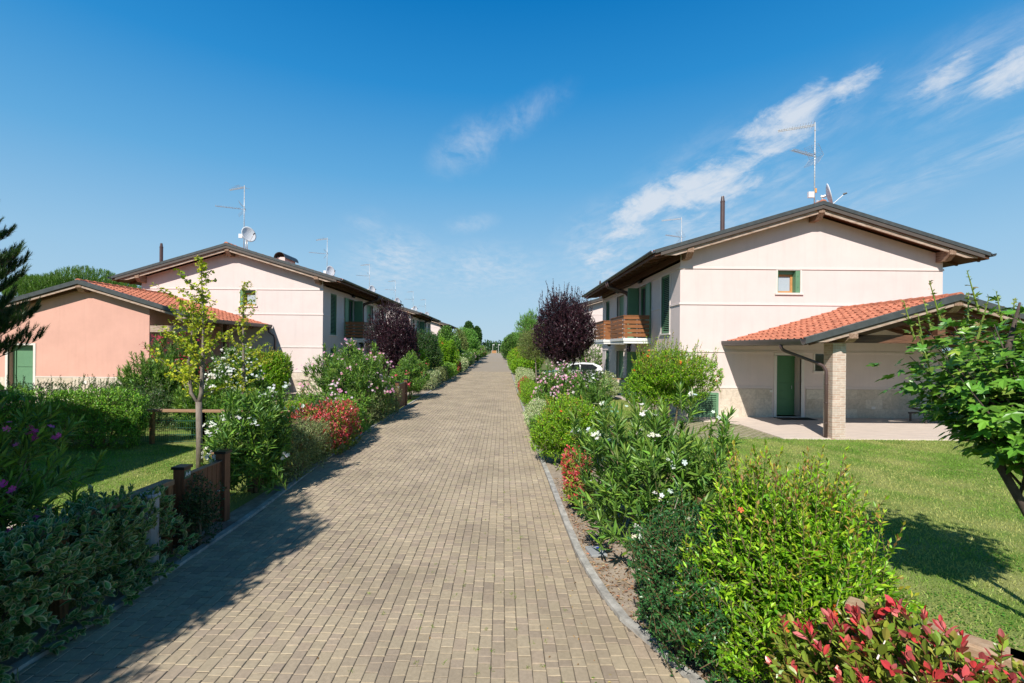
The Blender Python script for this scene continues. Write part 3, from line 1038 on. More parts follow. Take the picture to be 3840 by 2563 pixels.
def off(o, v):
    """shift freshly built children so that they sit round their thing's base"""
    for ch in o.children:
        ch.location = (-v[0], -v[1], 0)


zt = gable_roof_parts(porch, PX, 3.99, 4.17, PY, 17.13, 0.292)
for x0 in (9.22, 15.04):
    pb = MB(); pb.box(x0, x0 + 0.37, 13.05, 13.42, -0.02, 2.71)
    pb.build('brick_pillar', M_BRICK, porch)
purlin(porch, 9.36, 9.60, zt(9.48) - 0.20, 0.24, PY + 0.02, 17.12)
purlin(porch, 15.04, 15.28, zt(15.16) - 0.20, 0.24, PY + 0.02, 17.12)
purlin(porch, PX - 0.12, PX + 0.12, 3.99 - 0.115, 0.30, PY + 0.02, 17.12)
tb = MB()
tb.box(9.605, 15.035, 13.12, 13.32, 2.72, 2.95)
tb.build('tie_beam', M_BEAM, porch)
kp = MB()
kp.box(PX - 0.11, PX + 0.11, 13.12, 13.32, 2.952, 3.57)
kp.build('king_post', M_BEAM, porch)
for sg in (-1, 1):
    rf = MB()
    a, b = PX + sg * 2.70, PX + sg * 0.13
    p = [(a, zt(a) - 0.42), (b, zt(b) - 0.46), (b, zt(b) - 0.255), (a, zt(a) - 0.255)]
    rf.prism_y(p if sg < 0 else list(reversed(p)), 13.12, 13.32)
    rf.build('principal_rafter', M_BEAM, porch)
bt = MB()
bt.tube([(9.75, 13.11, 2.88), (9.75, 13.095, 2.88)], 0.022, 10)
bt.build('bolt', M_GALV, porch)
dp = MB()
dp.tube([(8.07, 13.55, 2.68), (8.07, 13.55, 2.58), (8.10, 13.54, 2.52), (8.20, 13.53, 2.46), (8.95, 13.30, 2.14), (9.08, 13.24, 2.06), (9.135, 13.20, 1.93), (9.14, 13.19, 1.8), (9.14, 13.19, 0.0)], 0.045, 12)
for z in (1.55, 0.45, 1.02):
    dp.tube([(9.14, 13.19, z - 0.012), (9.14, 13.19, z + 0.012)], 0.052, 12)
dp.build('downpipe', M_PIPE, porch, smooth=True)
off(porch, (PX, PY))

# garage with a pink front on the left
GX, GY = -17.62, 19.75
garage = thing('garage', 'salmon pink garage with tiled roof and open side bay on the left', 'garage', (GX, GY, 0))
gw = MB()
D0 = (-20.95, -19.87, 0.06, 2.42)
GL, GR = -22.0, -14.98
SLG = 0.292
gz = lambda x: 5.08 - SLG * abs(x - GX)
wall_rect(gw, lambda u, d, z: (u, GY + d, z), GL, GR, -0.05, 3.5, [D0], 0.30)
gw.add([(GL, GY, 3.5), (GR, GY, 3.5), (GR, GY, gz(GR) - 0.2), (GX, GY, 5.08 - 0.2), (GL, GY, gz(GL) - 0.2)], [(0, 1, 2, 3, 4)])
gw.quad((GR, GY, -0.05), (GR, 24.78, -0.05), (GR, 24.78, gz(GR) - 0.15), (GR, GY, gz(GR) - 0.15))
gw.quad((GL, 24.78, -0.05), (GL, GY, -0.05), (GL, GY, gz(GL) - 0.15), (GL, 24.78, gz(GL) - 0.15))
gw.build('wall', M_PINK, garage)
gp = MB()
gp.box(GL - 0.018, D0[0] - 0.10, GY - 0.018, GY - 0.001, -0.05, 1.07); gp.box(D0[1] + 0.10, GR + 0.018, GY - 0.018, GY - 0.001, -0.05, 1.07)
gp.build('plinth', M_CLAD, garage)
gt = MB()
gt.box(D0[0] - 0.10, D0[0], GY - 0.025, GY + 0.05, 0, 2.42); gt.box(D0[1], D0[1] + 0.10, GY - 0.025, GY + 0.05, 0, 2.42); gt.box(D0[0] - 0.10, D0[1] + 0.10, GY - 0.025, GY + 0.05, 2.42, 2.50)
gd = gt.build('door', M_TRIM, garage)
gl = MB()
gl.box(D0[0], D0[1], GY + 0.24, GY + 0.29, 0.06, 2.42)
gl.box(D0[0], D0[0] + 0.12, GY + 0.20, GY + 0.24, 0.06, 2.42); gl.box(D0[0] + 0.12, D0[1], GY + 0.20, GY + 0.24, 2.20, 2.42)
for i in range(3):
    gl.box(D0[0] + 0.16, D0[1] - 0.02, GY + 0.215, GY + 0.24, 0.1 + i * 0.70, 0.78 + i * 0.70)
gl.build("door_leaf", M_GREEN, gd)
gt = MB()
gt.box(D0[1] + 0.10, GR + 0.03, GY - 0.03, GY - 0.002, 1.07, 1.10)
gt.build('string_course', M_TRIM, garage)
gs = MB(); gs.box(-17.75, -17.57, GY - 0.05, GY - 0.018, 0.80, 0.94); gs.build('socket', M_TRIM, garage)
gable_roof_parts(garage, GX, 5.08, 5.22, GY - 0.45, 24.76, SLG)
purlin(garage, GX - 0.12, GX + 0.12, 5.08 - 0.115, 0.30, GY - 0.43, 24.75)
purlin(garage, -13.55, -13.31, gz(-13.43) - 0.2, 0.30, GY - 0.43, 24.75)
tb = MB(); tb.box(GR + 0.002, -13.0, GY + 0.02, GY + 0.2, 3.02, 3.30); tb.build('tie_beam', M_BOARD, garage)
ps = MB(); ps.box(-13.16, -12.98, 21.9, 22.08, 0, gz(-13.07) - 0.2); ps.build('post', M_WOOD_DK, garage)
ps = MB(); ps.box(-13.16, -12.98, GY + 0.02, GY + 0.2, 0, 3.01); ps.build('post', M_BARK_DK, garage)
dp = MB(); dp.tube([(-12.3, 24.5, 3.45), (-12.3, 24.5, 3.2), (-12.08, 24.6, 3.0), (-12.05, 24.62, 2.8), (-12.05, 24.62, 0)], 0.05, 10); dp.build('downpipe', M_PIPE, garage, smooth=True)
off(garage, (GX, GY))
for o_ in garage.children:
    for c_ in o_.children:
        c_.location = (0, 0, 0)


# ------------------------------------------------------------------ aerials and dishes
def make_aerial():
    r = thing('tv_aerial', 'x', 'aerial', group='tv aerials on the roof ridges')
    m = MB(); m.tube([(0, 0, -0.3), (0, 0, 3.35)], 0.022, 8)
    for z in (0.9, 1.3, 1.75, 2.2, 2.65, 3.05):
        m.tube([(0, 0, z - 0.012), (0, 0, z + 0.012)], 0.030, 8)
    m.tube([(0.10, 0.0, -0.2), (0.10, 0, 0.42)], 0.025, 8); m.tube([(0.17, 0.02, -0.2), (0.17, 0.02, 0.42)], 0.022, 8)
    m.build('mast', M_GALV, r, smooth=True)
    b = MB()
    A, B = Vector((0, 0, 3.28)), Vector((-1.10, 0.52, 3.28))
    for dz in (0.0, -0.05):
        b.tube([A + Vector((0, 0, dz)), B + Vector((0, 0, dz))], 0.014, 6)
    d = (B - A).normalized(); sd = Vector((-d.y, d.x, 0))
    for i in range(14):
        p = A + (B - A) * (0.05 + 0.07 * i)
        l = 0.36 * (1 - 0.06 * i)
        b.tube([p - sd * l, p + sd * l], 0.004, 4)
    b.build('log_boom', M_GALV, r)
    b = MB()
    A, B = Vector((0.05, 0, 2.05)), Vector((-1.22, -0.58, 2.05))
    b.tube([A, B], 0.013, 6)
    d = (B - A).normalized(); sd = Vector((-d.y, d.x, 0))
    for i in range(17):
        p = A + (B - A) * (0.18 + 0.05 * i)
        for dz in (0.0,):
            b.tube([p - sd * 0.11 + Vector((0, 0, 0.02)), p + sd * 0.11 + Vector((0, 0, 0.02))], 0.005, 4)
            b.tube([p - sd * 0.05 + Vector((0, 0, -0.03)), p + sd * 0.05 + Vector((0, 0, 0.05))], 0.006, 4)
    b.build('yagi_boom', M_GALV, r)
    b = MB()
    for sg in (1, -1):
        for i in range(8):
            q = A - d * 0.02 + d * (0.045 * i) + Vector((0, 0, sg * 0.052 * i))
            b.tube([q - sd * 0.27, q + sd * 0.27], 0.004, 4)
        for l in (-0.26, 0, 0.26):
            b.tube([A - d * 0.02 + sd * l, A - d * 0.02 + d * 0.315 + Vector((0, 0, sg * 0.364)) + sd * l], 0.004, 4)
    b.build('reflector', M_GALV, r)
    b = MB(); b.box(-0.26, -0.05, -0.07, 0.02, 0.5, 0.72); b.build('amplifier_box', M_DISH, r)
    b = MB(); b.tube([(0.05, 0, 0.7), (0.05, 0, 0.86)], 0.035, 8); b.build('cap', mat('orange_cap', (0.75, 0.33, 0.06), 0.6), r)
    return r


def make_dish():
    r = thing('satellite_dish', 'x', 'satellite dish', group='satellite dishes on the roof ridges')
    n = Vector((0.85, -0.50, 0.22)).normalized()
    u = Vector((0, 0, 1)); u = (u - n * u.dot(n)).normalized(); w = n.cross(u)
    R = 0.40
    m = MB()
    rings = 7; seg = 28
    vs, fs = [], []
    for side, offd in ((0, 0.0), (1, -0.012)):
        for i in range(rings + 1):
            rr = R * i / rings
            for k in range(seg):
                a = 2 * PI * k / seg
                p = u * (rr * 1.06 * math.sin(a)) + w * (rr * math.cos(a)) + n * (0.085 * (i / rings) ** 2 + offd)
                vs.append(p)
    for side in (0, 1):
        b = side * (rings + 1) * seg
        for i in range(rings):
            for k in range(seg):
                q = (b + i * seg + k, b + (i + 1) * seg + k, b + (i + 1) * seg + (k + 1) % seg, b + i * seg + (k + 1) % seg)
                fs.append(q if side else tuple(reversed(q)))
    b0, b1 = rings * seg, (2 * rings + 1) * seg
    for k in range(seg):
        fs.append((b0 + k, b0 + (k + 1) % seg, b1 + (k + 1) % seg, b1 + k))
    m.add(vs, fs)
    m.build('reflector', M_DISH, r, smooth=True)
    a = MB()
    lo = u * (-R * 1.0) + n * 0.06
    tip = n * 0.52 + u * (-0.14)
    a.tube([lo, tip], 0.016, 6)
    arm = a.build('feed_arm', M_DISH, r)
    a = MB(); a.tube([tip - n * 0.05, tip + n * 0.07], [0.035, 0.028], 8); a.build('receiver', M_BLACK, r)
    a = MB()
    bk = n * -0.03
    a.tube([bk, bk - n * 0.16], 0.05, 8)
    a.tube([bk - n * 0.14 + u * 0.08, bk - n * 0.14 - u * 0.12, bk - n * 0.16 - u * 0.3, bk - n * 0.26 - u * 0.44], 0.022, 8)
    a.build('bracket', M_GALV, r)
    return r


aer = make_aerial(); dsh = make_dish()
spots = [  # aerial xyz, dish xyz, words
    ((11.70, 17.62, 7.75), (12.02, 17.40, 8.28), 'on the right house above its front gable'),
    ((11.28, 29.7, 7.55), None, 'farther back on the right house roof, left of the flue'),
    ((-14.05, 25.2, 7.78), (-13.72, 25.0, 8.42), 'above the front gable of the nearest left house'),
    ((-14.1, 37.2, 7.78), (-13.77, 37.0, 8.42), 'at the back end of the nearest left house roof'),
    ((-14.05, 48.8, 7.78), (-13.72, 48.6, 8.42), 'at the front of the second left house roof'),
    ((-14.1, 60.7, 7.78), (-13.77, 60.5, 8.42), 'at the back of the second left house roof'),
    ((-14.05, 72.5, 7.78), (-13.72, 72.3, 8.42), 'at the front of the farthest left house roof'),
    ((-14.1, 84.4, 7.78), (-13.77, 84.2, 8.42), 'at the back of the farthest left house roof')]
for i, (pa, pd, words) in enumerate(spots):
    o = aer if i == 0 else copy_tree(aer)
    o.location = pa; o['label'] = 'steel tv aerial mast ' + words
    if pd is not None:
        o = dsh if i == 0 else copy_tree(dsh)
        o.location = pd; o['label'] = 'white satellite dish ' + words
# ------------------------------------------------------------------ ground
def poly_sheet(name, pts, z, m, **kw):
    me = bpy.data.meshes.new(name)
    me.from_pydata([(x, y, z) for x, y in pts], [], [tuple(range(len(pts)))])
    me.materials.append(m)
    o = link(name, me)
    return tag(o, **kw)


def interp(tab, y):
    ys = [p[1] for p in tab]; xs = [p[0] for p in tab]
    return float(np.interp(y, ys, xs))


KR = [(2.9, 1.6), (2.0, 2.6), (1.55, 3.2), (1.30, 3.84), (1.12, 4.2), (0.99, 4.84), (0.91, 5.6), (0.885, 6.7), (0.87, 8.8), (0.82, 12), (0.80, 40), (0.85, 205)]
KR = [(x, y) for x, y in KR]
KL = [(-3.75, 1.2), (-3.68, 3.4), (-3.62, 4.3), (-3.63, 6.9), (-3.78, 9.0), (-3.92, 11.4), (-3.98, 14), (-4.02, 20), (-4.02, 60), (-4.3, 98), (-4.9, 205)]

poly_sheet('ground', [(-900, -300), (900, -300), (900, 1500), (-900, 1500)], -0.06, M_GROUND, kind='structure')
poly_sheet('lawn', [(2.15, -6), (22, -6), (22, 13.3), (12, 13.3), (7.85, 13.3), (7.6, 16.3), (6.6, 16.3), (5.4, 17.6), (5.75, 20.6), (6.0, 22.5), (5.6, 23.6), (2.15, 23.6)], 0.0, M_TURF, kind='structure')
poly_sheet('lawn', [(-30, -6), (-4.05, -6), (-4.05, 11.6), (-30, 11.6)], 0.0, M_TURF, kind='structure')
poly_sheet('lawn', [(-30, 11.6), (-4.1, 11.6), (-4.1, 24.0), (-30, 24.0)], -0.004, M_TURF, kind='structure')
poly_sheet('lawn', [(0.85, 84), (6, 84), (6, 95), (0.85, 95)], 0.002, M_TURF, kind='structure')


def strip(name, left, right, ys, z, m, **kw):
    v, f = [], []
    for y in ys:
        v += [(left(y), y, z), (right(y), y, z)]
    for i in range(len(ys) - 1):
        f.append((2 * i, 2 * i + 1, 2 * i + 3, 2 * i + 2))
    me = bpy.data.meshes.new(name); me.from_pydata(v, [], f); me.materials.append(m)
    return tag(link(name, me), **kw)


ysA = [1.3 + 0.35 * i for i in range(34)] + [13.5 + 3 * i for i in range(64)]
strip('flower_bed', lambda y: interp(KR, y) + 0.0, lambda y: max(2.25, interp(KR, y) + 0.9), ysA[:-1], -0.006, M_SOIL, kind='structure')
strip('flower_bed', lambda y: -5.2, lambda y: interp(KL, y), ysA, -0.008, M_SOIL, kind='structure')
strip('lane_base', lambda y: interp(KL, y), lambda y: interp(KR, y), ysA, -0.009, mat('joint_sand', (0.17, 0.14, 0.105), 0.95, 0.3, 30), kind='structure')


def kerb(tab, sg, ys):
    m = MB()
    for a, b in zip(ys[:-1], ys[1:]):
        xa, xb = interp(tab, a), interp(tab, b)
        w, h = 0.085 * sg, 0.030
        b2 = b - 0.006
        xb2 = xa + (xb - xa) * (b2 - a) / (b - a)
        m.add([(xa, a, -0.05), (xb2, b2, -0.05), (xb2 + w, b2, -0.05), (xa + w, a, -0.05), (xa, a, h), (xb2, b2, h), (xb2 + w, b2, h), (xa + w, a, h)],
              [(4, 5, 6, 7), (0, 4, 7, 3), (1, 2, 6, 5), (0, 1, 5, 4), (2, 3, 7, 6)] if sg < 0 else [(7, 6, 5, 4), (3, 7, 4, 0), (5, 6, 2, 1), (4, 5, 1, 0), (6, 7, 3, 2)])
    o = m.build('kerb', M_KERB); tag(o, kind='structure')


kerb(KR, 1, [1.7, 2.2, 2.7, 3.1, 3.5, 3.9, 4.3, 4.7, 5.2, 5.7, 6.4] + [6.9 + 1.0 * i for i in range(15)] + [22 + 2 * i for i in range(30)])
kerb(KL, -1, [1.3 + 0.75 * i for i in range(28)] + [22.5 + 2 * i for i in range(60)])


def pavers():
    rng = np.random.default_rng(4)
    cw = 0.1075
    pal = np.array([(0.345, 0.278, 0.190), (0.315, 0.252, 0.180), (0.298, 0.234, 0.176), (0.355, 0.290, 0.20), (0.255, 0.20, 0.152), (0.330, 0.255, 0.188)])
    pal = (pal * .66 + pal.mean(0) * .34) * np.array([1.11, 1.12, 1.10])
    wts = np.array([0.28, 0.27, 0.14, 0.19, 0.035, 0.085])
    V, Fq, C = [], [], []
    nb = 0
    x = -5.0
    gap = 0.0022
    lens = np.array([0.081, 0.109, 0.164])
    xs = np.arange(-4.05, 2.4, cw)
    for ci, x0 in enumerate(xs):
        y = 1.5 + rng.random() * 0.1
        ymax = 48.0
        n = 470
        L = rng.choice(lens, n, p=[0.3, 0.38, 0.32])
        ya = y + np.concatenate([[0], np.cumsum(L)[:-1]])
        yb = ya + L
        xl = np.full(n, x0); xr_ = np.full(n, x0 + cw)
        kr = np.interp((ya + yb) / 2, [p[1] for p in KR], [p[0] for p in KR])
        kl = np.interp((ya + yb) / 2, [p[1] for p in KL], [p[0] for p in KL])
        xr_ = np.minimum(xr_, kr - 0.004); xl = np.maximum(xl, kl + 0.004)
        ok = (xr_ - xl > 0.02) & (yb < ymax)
        xl, xr_, ya, yb = xl[ok], xr_[ok], ya[ok], yb[ok]
        n = len(xl)
        if not n:
            continue
        base = pal[rng.choice(len(pal), n, p=wts)] * (1.08 + 0.17 * (rng.random((n, 1)) - 0.5))
        z = rng.normal(0, 0.0012, n)
        tl = rng.normal(0, 0.004, (n, 2))
        b = 0.0045
        outer = np.stack([np.stack([xl + gap, ya + gap], 1), np.stack([xr_ - gap, ya + gap], 1), np.stack([xr_ - gap, yb - gap], 1), np.stack([xl + gap, yb - gap], 1)], 1)
        inner = np.stack([np.stack([xl + gap + b, ya + gap + b], 1), np.stack([xr_ - gap - b, ya + gap + b], 1), np.stack([xr_ - gap - b, yb - gap - b], 1), np.stack([xl + gap + b, yb - gap - b], 1)], 1)
        jit = rng.normal(0, 0.0016, inner.shape)
        outer = outer + jit; inner = inner + jit
        zi = z[:, None] + tl[:, 0:1] * np.array([[-.05, .05, .05, -.05]]) + tl[:, 1:2] * np.array([[-.05, -.05, .05, .05]])
        zo = np.full((n, 4), -0.005)
        vv = np.concatenate([np.concatenate([outer, zo[..., None]], 2), np.concatenate([inner, zi[..., None]], 2)], 1)  # n,8,3
        V.append(vv.reshape(-1, 3))
        C.append(np.repeat(base, 8, 0))
        q = np.array([(4, 5, 6, 7), (0, 1, 5, 4), (1, 2, 6, 5), (2, 3, 7, 6), (3, 0, 4, 7)])
        Fq.append((q[None] + (nb + 8 * np.arange(n))[:, None, None]).reshape(-1, 4))
        nb += 8 * n
    V = np.concatenate(V); Fq = np.concatenate(Fq); C = np.concatenate(C)
    me = bpy.data.meshes.new('lane')
    fill_mesh(me, V, Fq, C)
    me.materials.append(PAVER)
    o = link('lane', me); tag(o, kind='structure')


def fill_mesh(me, V, Fc, C=None, smooth=False):
    k = Fc.shape[1]
    me.vertices.add(len(V)); me.vertices.foreach_set('co', np.ascontiguousarray(V, dtype=np.float32).ravel())
    nf = len(Fc)
    me.loops.add(nf * k); me.loops.foreach_set('vertex_index', np.ascontiguousarray(Fc, dtype=np.int32).ravel())
    me.polygons.add(nf)
    me.polygons.foreach_set('loop_start', np.arange(0, nf * k, k, dtype=np.int32))
    me.polygons.foreach_set('loop_total', np.full(nf, k, dtype=np.int32))
    me.polygons.foreach_set('use_smooth', np.full(nf, bool(smooth)))
    if C is not None:
        a = me.color_attributes.new('col', 'FLOAT_COLOR', 'POINT')
        cc = np.ones((len(V), 4), dtype=np.float32); cc[:, :3] = C
        a.data.foreach_set('color', cc.ravel())
    me.update(calc_edges=True)
    me.validate()


pavers()
strip('lane', lambda y: interp(KL, y), lambda y: interp(KR, y), [47.9] + [51 + 3 * i for i in range(52)], -0.004, mat('paver_concrete_far', (0.345, 0.282, 0.208), 0.85, 0.12, 3.0), kind='structure')

# patio slabs, walks
pm = MB()
for q in [(7.85, 16.6, 13.08, 17.12)]:
    pm.box(q[0], q[1], q[2], q[3], -0.05, 0.035)
v = [(5.9, 16.1), (7.45, 16.1), (7.848, 15.5), (7.848, 17.12), (6.2, 17.12), (6.2, 24.6), (5.65, 24.6), (5.9, 22.4), (5.7, 20.5), (5.4, 17.5)]
pm.add([(x, y, 0.03) for x, y in v] + [(x, y, -0.05) for x, y in v], [tuple(range(10))] + [(i, i + 10, (i + 1) % 10 + 10, (i + 1) % 10) for i in range(10)])
tag(pm.build('patio', M_PATIO), kind='structure')
pm = MB()
pm.box(-24, -9.0, 23.9, 24.76, -0.05, 0.03); pm.box(-9.55, -8.9, 24.76, 38, -0.05, 0.03); pm.box(-23, -15, 18.9, 19.7, -0.05, 0.03)
tag(pm.build('patio', M_PATIO), kind='structure')
pm = MB(); pm.box(-14, -4.1, 5.72, 6.65, -0.05, 0.012)
tag(pm.build('garden_walk', M_PATIO), kind='structure')
pm = MB(); pm.box(-4.05, -3.72, 5.9, 6.6, -0.05, 0.004)
tag(pm.build('gate_threshold', mat('threshold_pavers', (0.24, 0.17, 0.13), 0.85, 0.3, 14)), kind='structure')

# grass pavers (turf between concrete cells)
M_CELL = masonry('grass_paver_cells', (0.155, 0.18, 0.05), (0.21, 0.205, 0.08), (0.40, 0.35, 0.26), 0.26, 0.13, 0.030, bump=0.3, noise=0.35)


def flatten_masonry(m):
    t = m.node_tree
    cb = [n for n in t.nodes if n.bl_idname == 'ShaderNodeCombineXYZ'][0]
    sp = [n for n in t.nodes if n.bl_idname == 'ShaderNodeSeparateXYZ'][0]
    t.links.new(sp.outputs['X'], cb.inputs[0]); t.links.new(sp.outputs['Y'], cb.inputs[1])


flatten_masonry(M_CELL)
poly_sheet('grass_paving', [(4.6, 13.0), (6.8, 13.05), (7.85, 13.15), (7.85, 15.4), (7.45, 16.05), (5.95, 16.05), (5.0, 15.5)], 0.006, M_CELL, kind='structure')
poly_sheet('grass_paving', [(-10.5, 15.2), (-5.3, 15.2), (-5.3, 23.9), (-10.5, 23.9)], 0.003, M_CELL, kind='structure')


# ------------------------------------------------------------------ fences
def wire(mb, p0, p1, z0, z1, du=0.05, nz=5):
    """thin mesh panel between two ground points"""
    p0, p1 = Vector(p0), Vector(p1)
    L = (p1 - p0).length
    d = (p1 - p0) / L
    n = max(2, int(L / du))
    nrm = Vector((-d.y, d.x, 0))
    def bar(a, b, r):
        u = nrm * r
        w = Vector((0, 0, r)) if abs((b - a).z) < 1e-6 else d * r
        v = [a - u - w, a + u - w, a + u + w, a - u + w, b - u - w, b + u - w, b + u + w, b - u + w]
        mb.add(v, [(0, 1, 5, 4), (1, 2, 6, 5), (2, 3, 7, 6), (3, 0, 4, 7)])
    for i in range(n + 1):
        p = p0 + d * (L * i / n)
        bar(Vector((p.x, p.y, z0)), Vector((p.x, p.y, z1)), 0.0022)
    for k in range(nz):
        z = z0 + (z1 - z0) * k / (nz - 1)
        for dz in (-0.008, 0.008) if k % 2 else (0,):
            bar(Vector((p0.x, p0.y, z + dz)), Vector((p1.x, p1.y, z + dz)), 0.004)


def fence(label, pts, h=0.87, post=0.085, fence_m=None, mesh=True, spacing=1.21, rail_m=None):
    root = thing('fence', label, 'fence', (pts[0][0], pts[0][1], 0), group='timber and green wire garden fences')
    o = Vector((pts[0][0], pts[0][1], 0))
    fm = fence_m or M_FENCE
    for (a, b) in zip(pts[:-1], pts[1:]):
        A, B = Vector((*a, 0)) - o, Vector((*b, 0)) - o
        L = (B - A).length; d = (B - A) / L; nrm = Vector((-d.y, d.x, 0))
        n = max(1, int(round(L / spacing)))
        ang = math.atan2(d.y, d.x)
        for i in range(n + 1):
            p = A + d * (L * i / n)
            m = MB()
            q = [p + d * sx * post / 2 + nrm * sy * post / 2 for sx, sy in ((-1, -1), (1, -1), (1, 1), (-1, 1))]
            m.add([(v.x, v.y, -0.05) for v in q] + [(v.x, v.y, h - 0.072) for v in q], [(0, 3, 2, 1), (4, 5, 6, 7), (0, 1, 5, 4), (1, 2, 6, 5), (2, 3, 7, 6), (3, 0, 4, 7)])
            m.build('post', fm, root)
        m = MB()
        q = [A - d * 0.04 - nrm * 0.065, B + d * 0.04 - nrm * 0.065, B + d * 0.04 + nrm * 0.065, A - d * 0.04 + nrm * 0.065]
        m.add([(v.x, v.y, h - 0.07) for v in q] + [(v.x, v.y, h) for v in q], [(0, 3, 2, 1), (4, 5, 6, 7), (0, 1, 5, 4), (1, 2, 6, 5), (2, 3, 7, 6), (3, 0, 4, 7)])
        m.build('rail', rail_m or M_RAIL, root, bevel=0.012)
        if mesh:
            m = MB(); wire(m, A + nrm * 0.05, B + nrm * 0.05, 0.05, h - 0.12)
            m.build('wire_mesh', M_WIRE, root)
    return root


fence('timber fence with green wire across the left garden, in front of the oleanders', [(-12.6, 11.75), (-7.56, 11.75), (-4.15, 11.75)])
fence('timber fence rail running inside the dark variegated hedge by the left gate', [(-4.08, 1.6), (-4.03, 5.62)], mesh=False)
fence('timber fence behind the red-leaved hedge along the left kerb', [(-4.35, 7.1), (-4.5, 17.6)], mesh=True)
fence('weathered timber rail behind the red-tipped shrub in the lower right corner', [(3.3, 1.62), (2.62, 2.36), (2.16, 2.85)], h=0.97, rail_m=M_RAIL2)
fence('timber post fence between the right flower bed and the lawn', [(2.22, 4.6), (2.22, 10.9)], mesh=True)
fence('orange timber fence with green wire crossing the right garden by the pale hedge', [(2.3, 23.6), (6.4, 23.6)], h=1.0, spacing=1.0)


def gate(label, y0, y1, x, h, number=None, m=None):
    r = thing('gate', label, 'gate', (x, y0, 0), group='timber gates along the left kerb')
    p = MB()
    w = (y1 - y0 - 0.02)
    n = max(5, int(w / 0.095))
    st = w / n
    for i in range(n):
        p.box(-0.02, 0.02, 0.01 + i * st, 0.01 + (i + 1) * st - 0.008, 0.06, h)
    p.box(-0.03, -0.021, 0.01, w, 0.2, 0.3); p.box(-0.03, -0.021, 0.01, w, h - 0.2, h - 0.1)
    p.build('leaf', m or M_GATE, r)
    p = MB(); p.box(-0.035, 0.035, 0.0, w + 0.02, h + 0.001, h + 0.016); p.build('capping', M_FLASH, r)
    for yy in (-0.075, y1 - y0 + 0.075):
        p = MB(); p.box(-0.065, 0.065, yy - 0.065, yy + 0.065, -0.05, h + 0.10)
        ps = p.build('post', m or M_GATE, r)
        p = MB(); p.box(-0.082, 0.082, yy - 0.082, yy + 0.082, h + 0.101, h + 0.135); p.build('post_cap', M_BLACK, ps)
        if number and yy < 0:
            p = MB(); p.box(0.0652, 0.0712, yy - 0.055, yy + 0.055, h - 0.02, h + 0.085)
            pl = p.build('number_plate', mat('green_plate', (0.03, 0.12, 0.07), 0.4), ps)
            cu = bpy.data.curves.new('number', 'FONT')
            cu.body = number; cu.size = 0.082; cu.extrude = 0.002; cu.align_x = 'CENTER'; cu.align_y = 'CENTER'
            tmp = bpy.data.objects.new('number', cu)
            me = bpy.data.meshes.new_from_object(tmp)
            bpy.data.objects.remove(tmp)
            me.name = 'number'
            me.materials.clear()
            me.materials.append(mat('white_lettering', (0.8, 0.8, 0.8), 0.5))
            t = link('number', me, pl)
            t.location = (0.0736, yy, h + 0.032)
            t.rotation_euler = (PI / 2, 0, PI / 2)
    p = MB(); p.tube([(0.03, y1 - y0 - 0.1, h * 0.55), (0.06, y1 - y0 - 0.1, h * 0.55)], 0.012, 6); p.build('latch', M_GALV, r)
    return r


gate('dark brown plank gate numbered A4 beside the variegated hedge', 5.88, 6.58, -3.98, 0.86, 'A4')
gate('brown plank gate with a grey capping strip by the pink oleander', 18.2, 19.6, -4.1, 1.0, None)
r = thing('gate', 'small orange timber gate closing the far end of the lane', 'gate', (-4.9, 203.5, 0))
p = MB(); p.box(0, 1.95, -0.05, 0.05, 0.0, 1.12); p.build('leaf', mat('orange_gate_timber', (0.40, 0.20, 0.08), 0.6), r)
for xx in (-0.12, 2.07):
    p = MB(); p.box(xx - 0.08, xx + 0.08, -0.08, 0.08, 0, 1.2); p.build('post', M_KERB, r)
for x, w in ((-4.6, 'left'), (-2.1, 'right')):
    r = thing('lamp_post', 'tiny white lamp post at the far end of the lane, %s one of two' % w, 'lamp post', (x, 206, 0), group='lamp posts at the lane end')
    p = MB(); p.tube([(0, 0, 0), (0, 0, 3.6)], 0.06, 8); p.build('pole', M_WHITE, r)
    p = MB(); p.box(-0.1, 0.75, -0.15, 0.15, 3.55, 3.8); p.build('lamp_head', M_WHITE, r)

# ------------------------------------------------------------------ small things
r = thing('doormat', 'dark brown doormat on the paving at the green front door', 'doormat', (10.5, 16.75, 0.035))
p = MB(); p.box(-0.62, 0.62, -0.30, 0.26, 0.001, 0.016); p.build('mat_body', mat('coir', (0.035, 0.024, 0.018), 0.95, 0.4, 60), r)


def lounger():
    r = thing('sun_lounger', 'dark grey low sun lounger in the shade against the porch wall', 'sun lounger', (15.1, 16.2, 0.035), 0.0)
    f = MB()
    f.box(-0.75, 1.15, -0.32, -0.28, 0.26, 0.32); f.box(-0.75, 1.15, 0.28, 0.32, 0.26, 0.32)
    f.build('frame', M_GUT, r)
    for x in (-0.68, 1.08):
        for y in (-0.30, 0.30):
            l = MB(); l.box(x - 0.025, x + 0.025, y - 0.02, y + 0.02, 0.0, 0.26); l.build('leg', M_GUT, r)
    s = MB(); s.box(-0.15, 1.15, -0.275, 0.275, 0.285, 0.315); s.build('seat', mat('dark_textile', (0.05, 0.052, 0.06), 0.7, 0.2, 60), r)
    b = MB()
    b.add([(-0.16, -0.275, 0.31), (-0.16, 0.275, 0.31), (-0.80, 0.275, 0.50), (-0.80, -0.275, 0.50), (-0.15, -0.275, 0.285), (-0.15, 0.275, 0.285), (-0.79, 0.275, 0.475), (-0.79, -0.275, 0.475)],
          [(0, 1, 2, 3), (7, 6, 5, 4), (0, 4, 5, 1), (2, 6, 7, 3), (0, 3, 7, 4), (1, 5, 6, 2)])
    b.build('backrest', MATS['dark_textile'], r)


lounger()


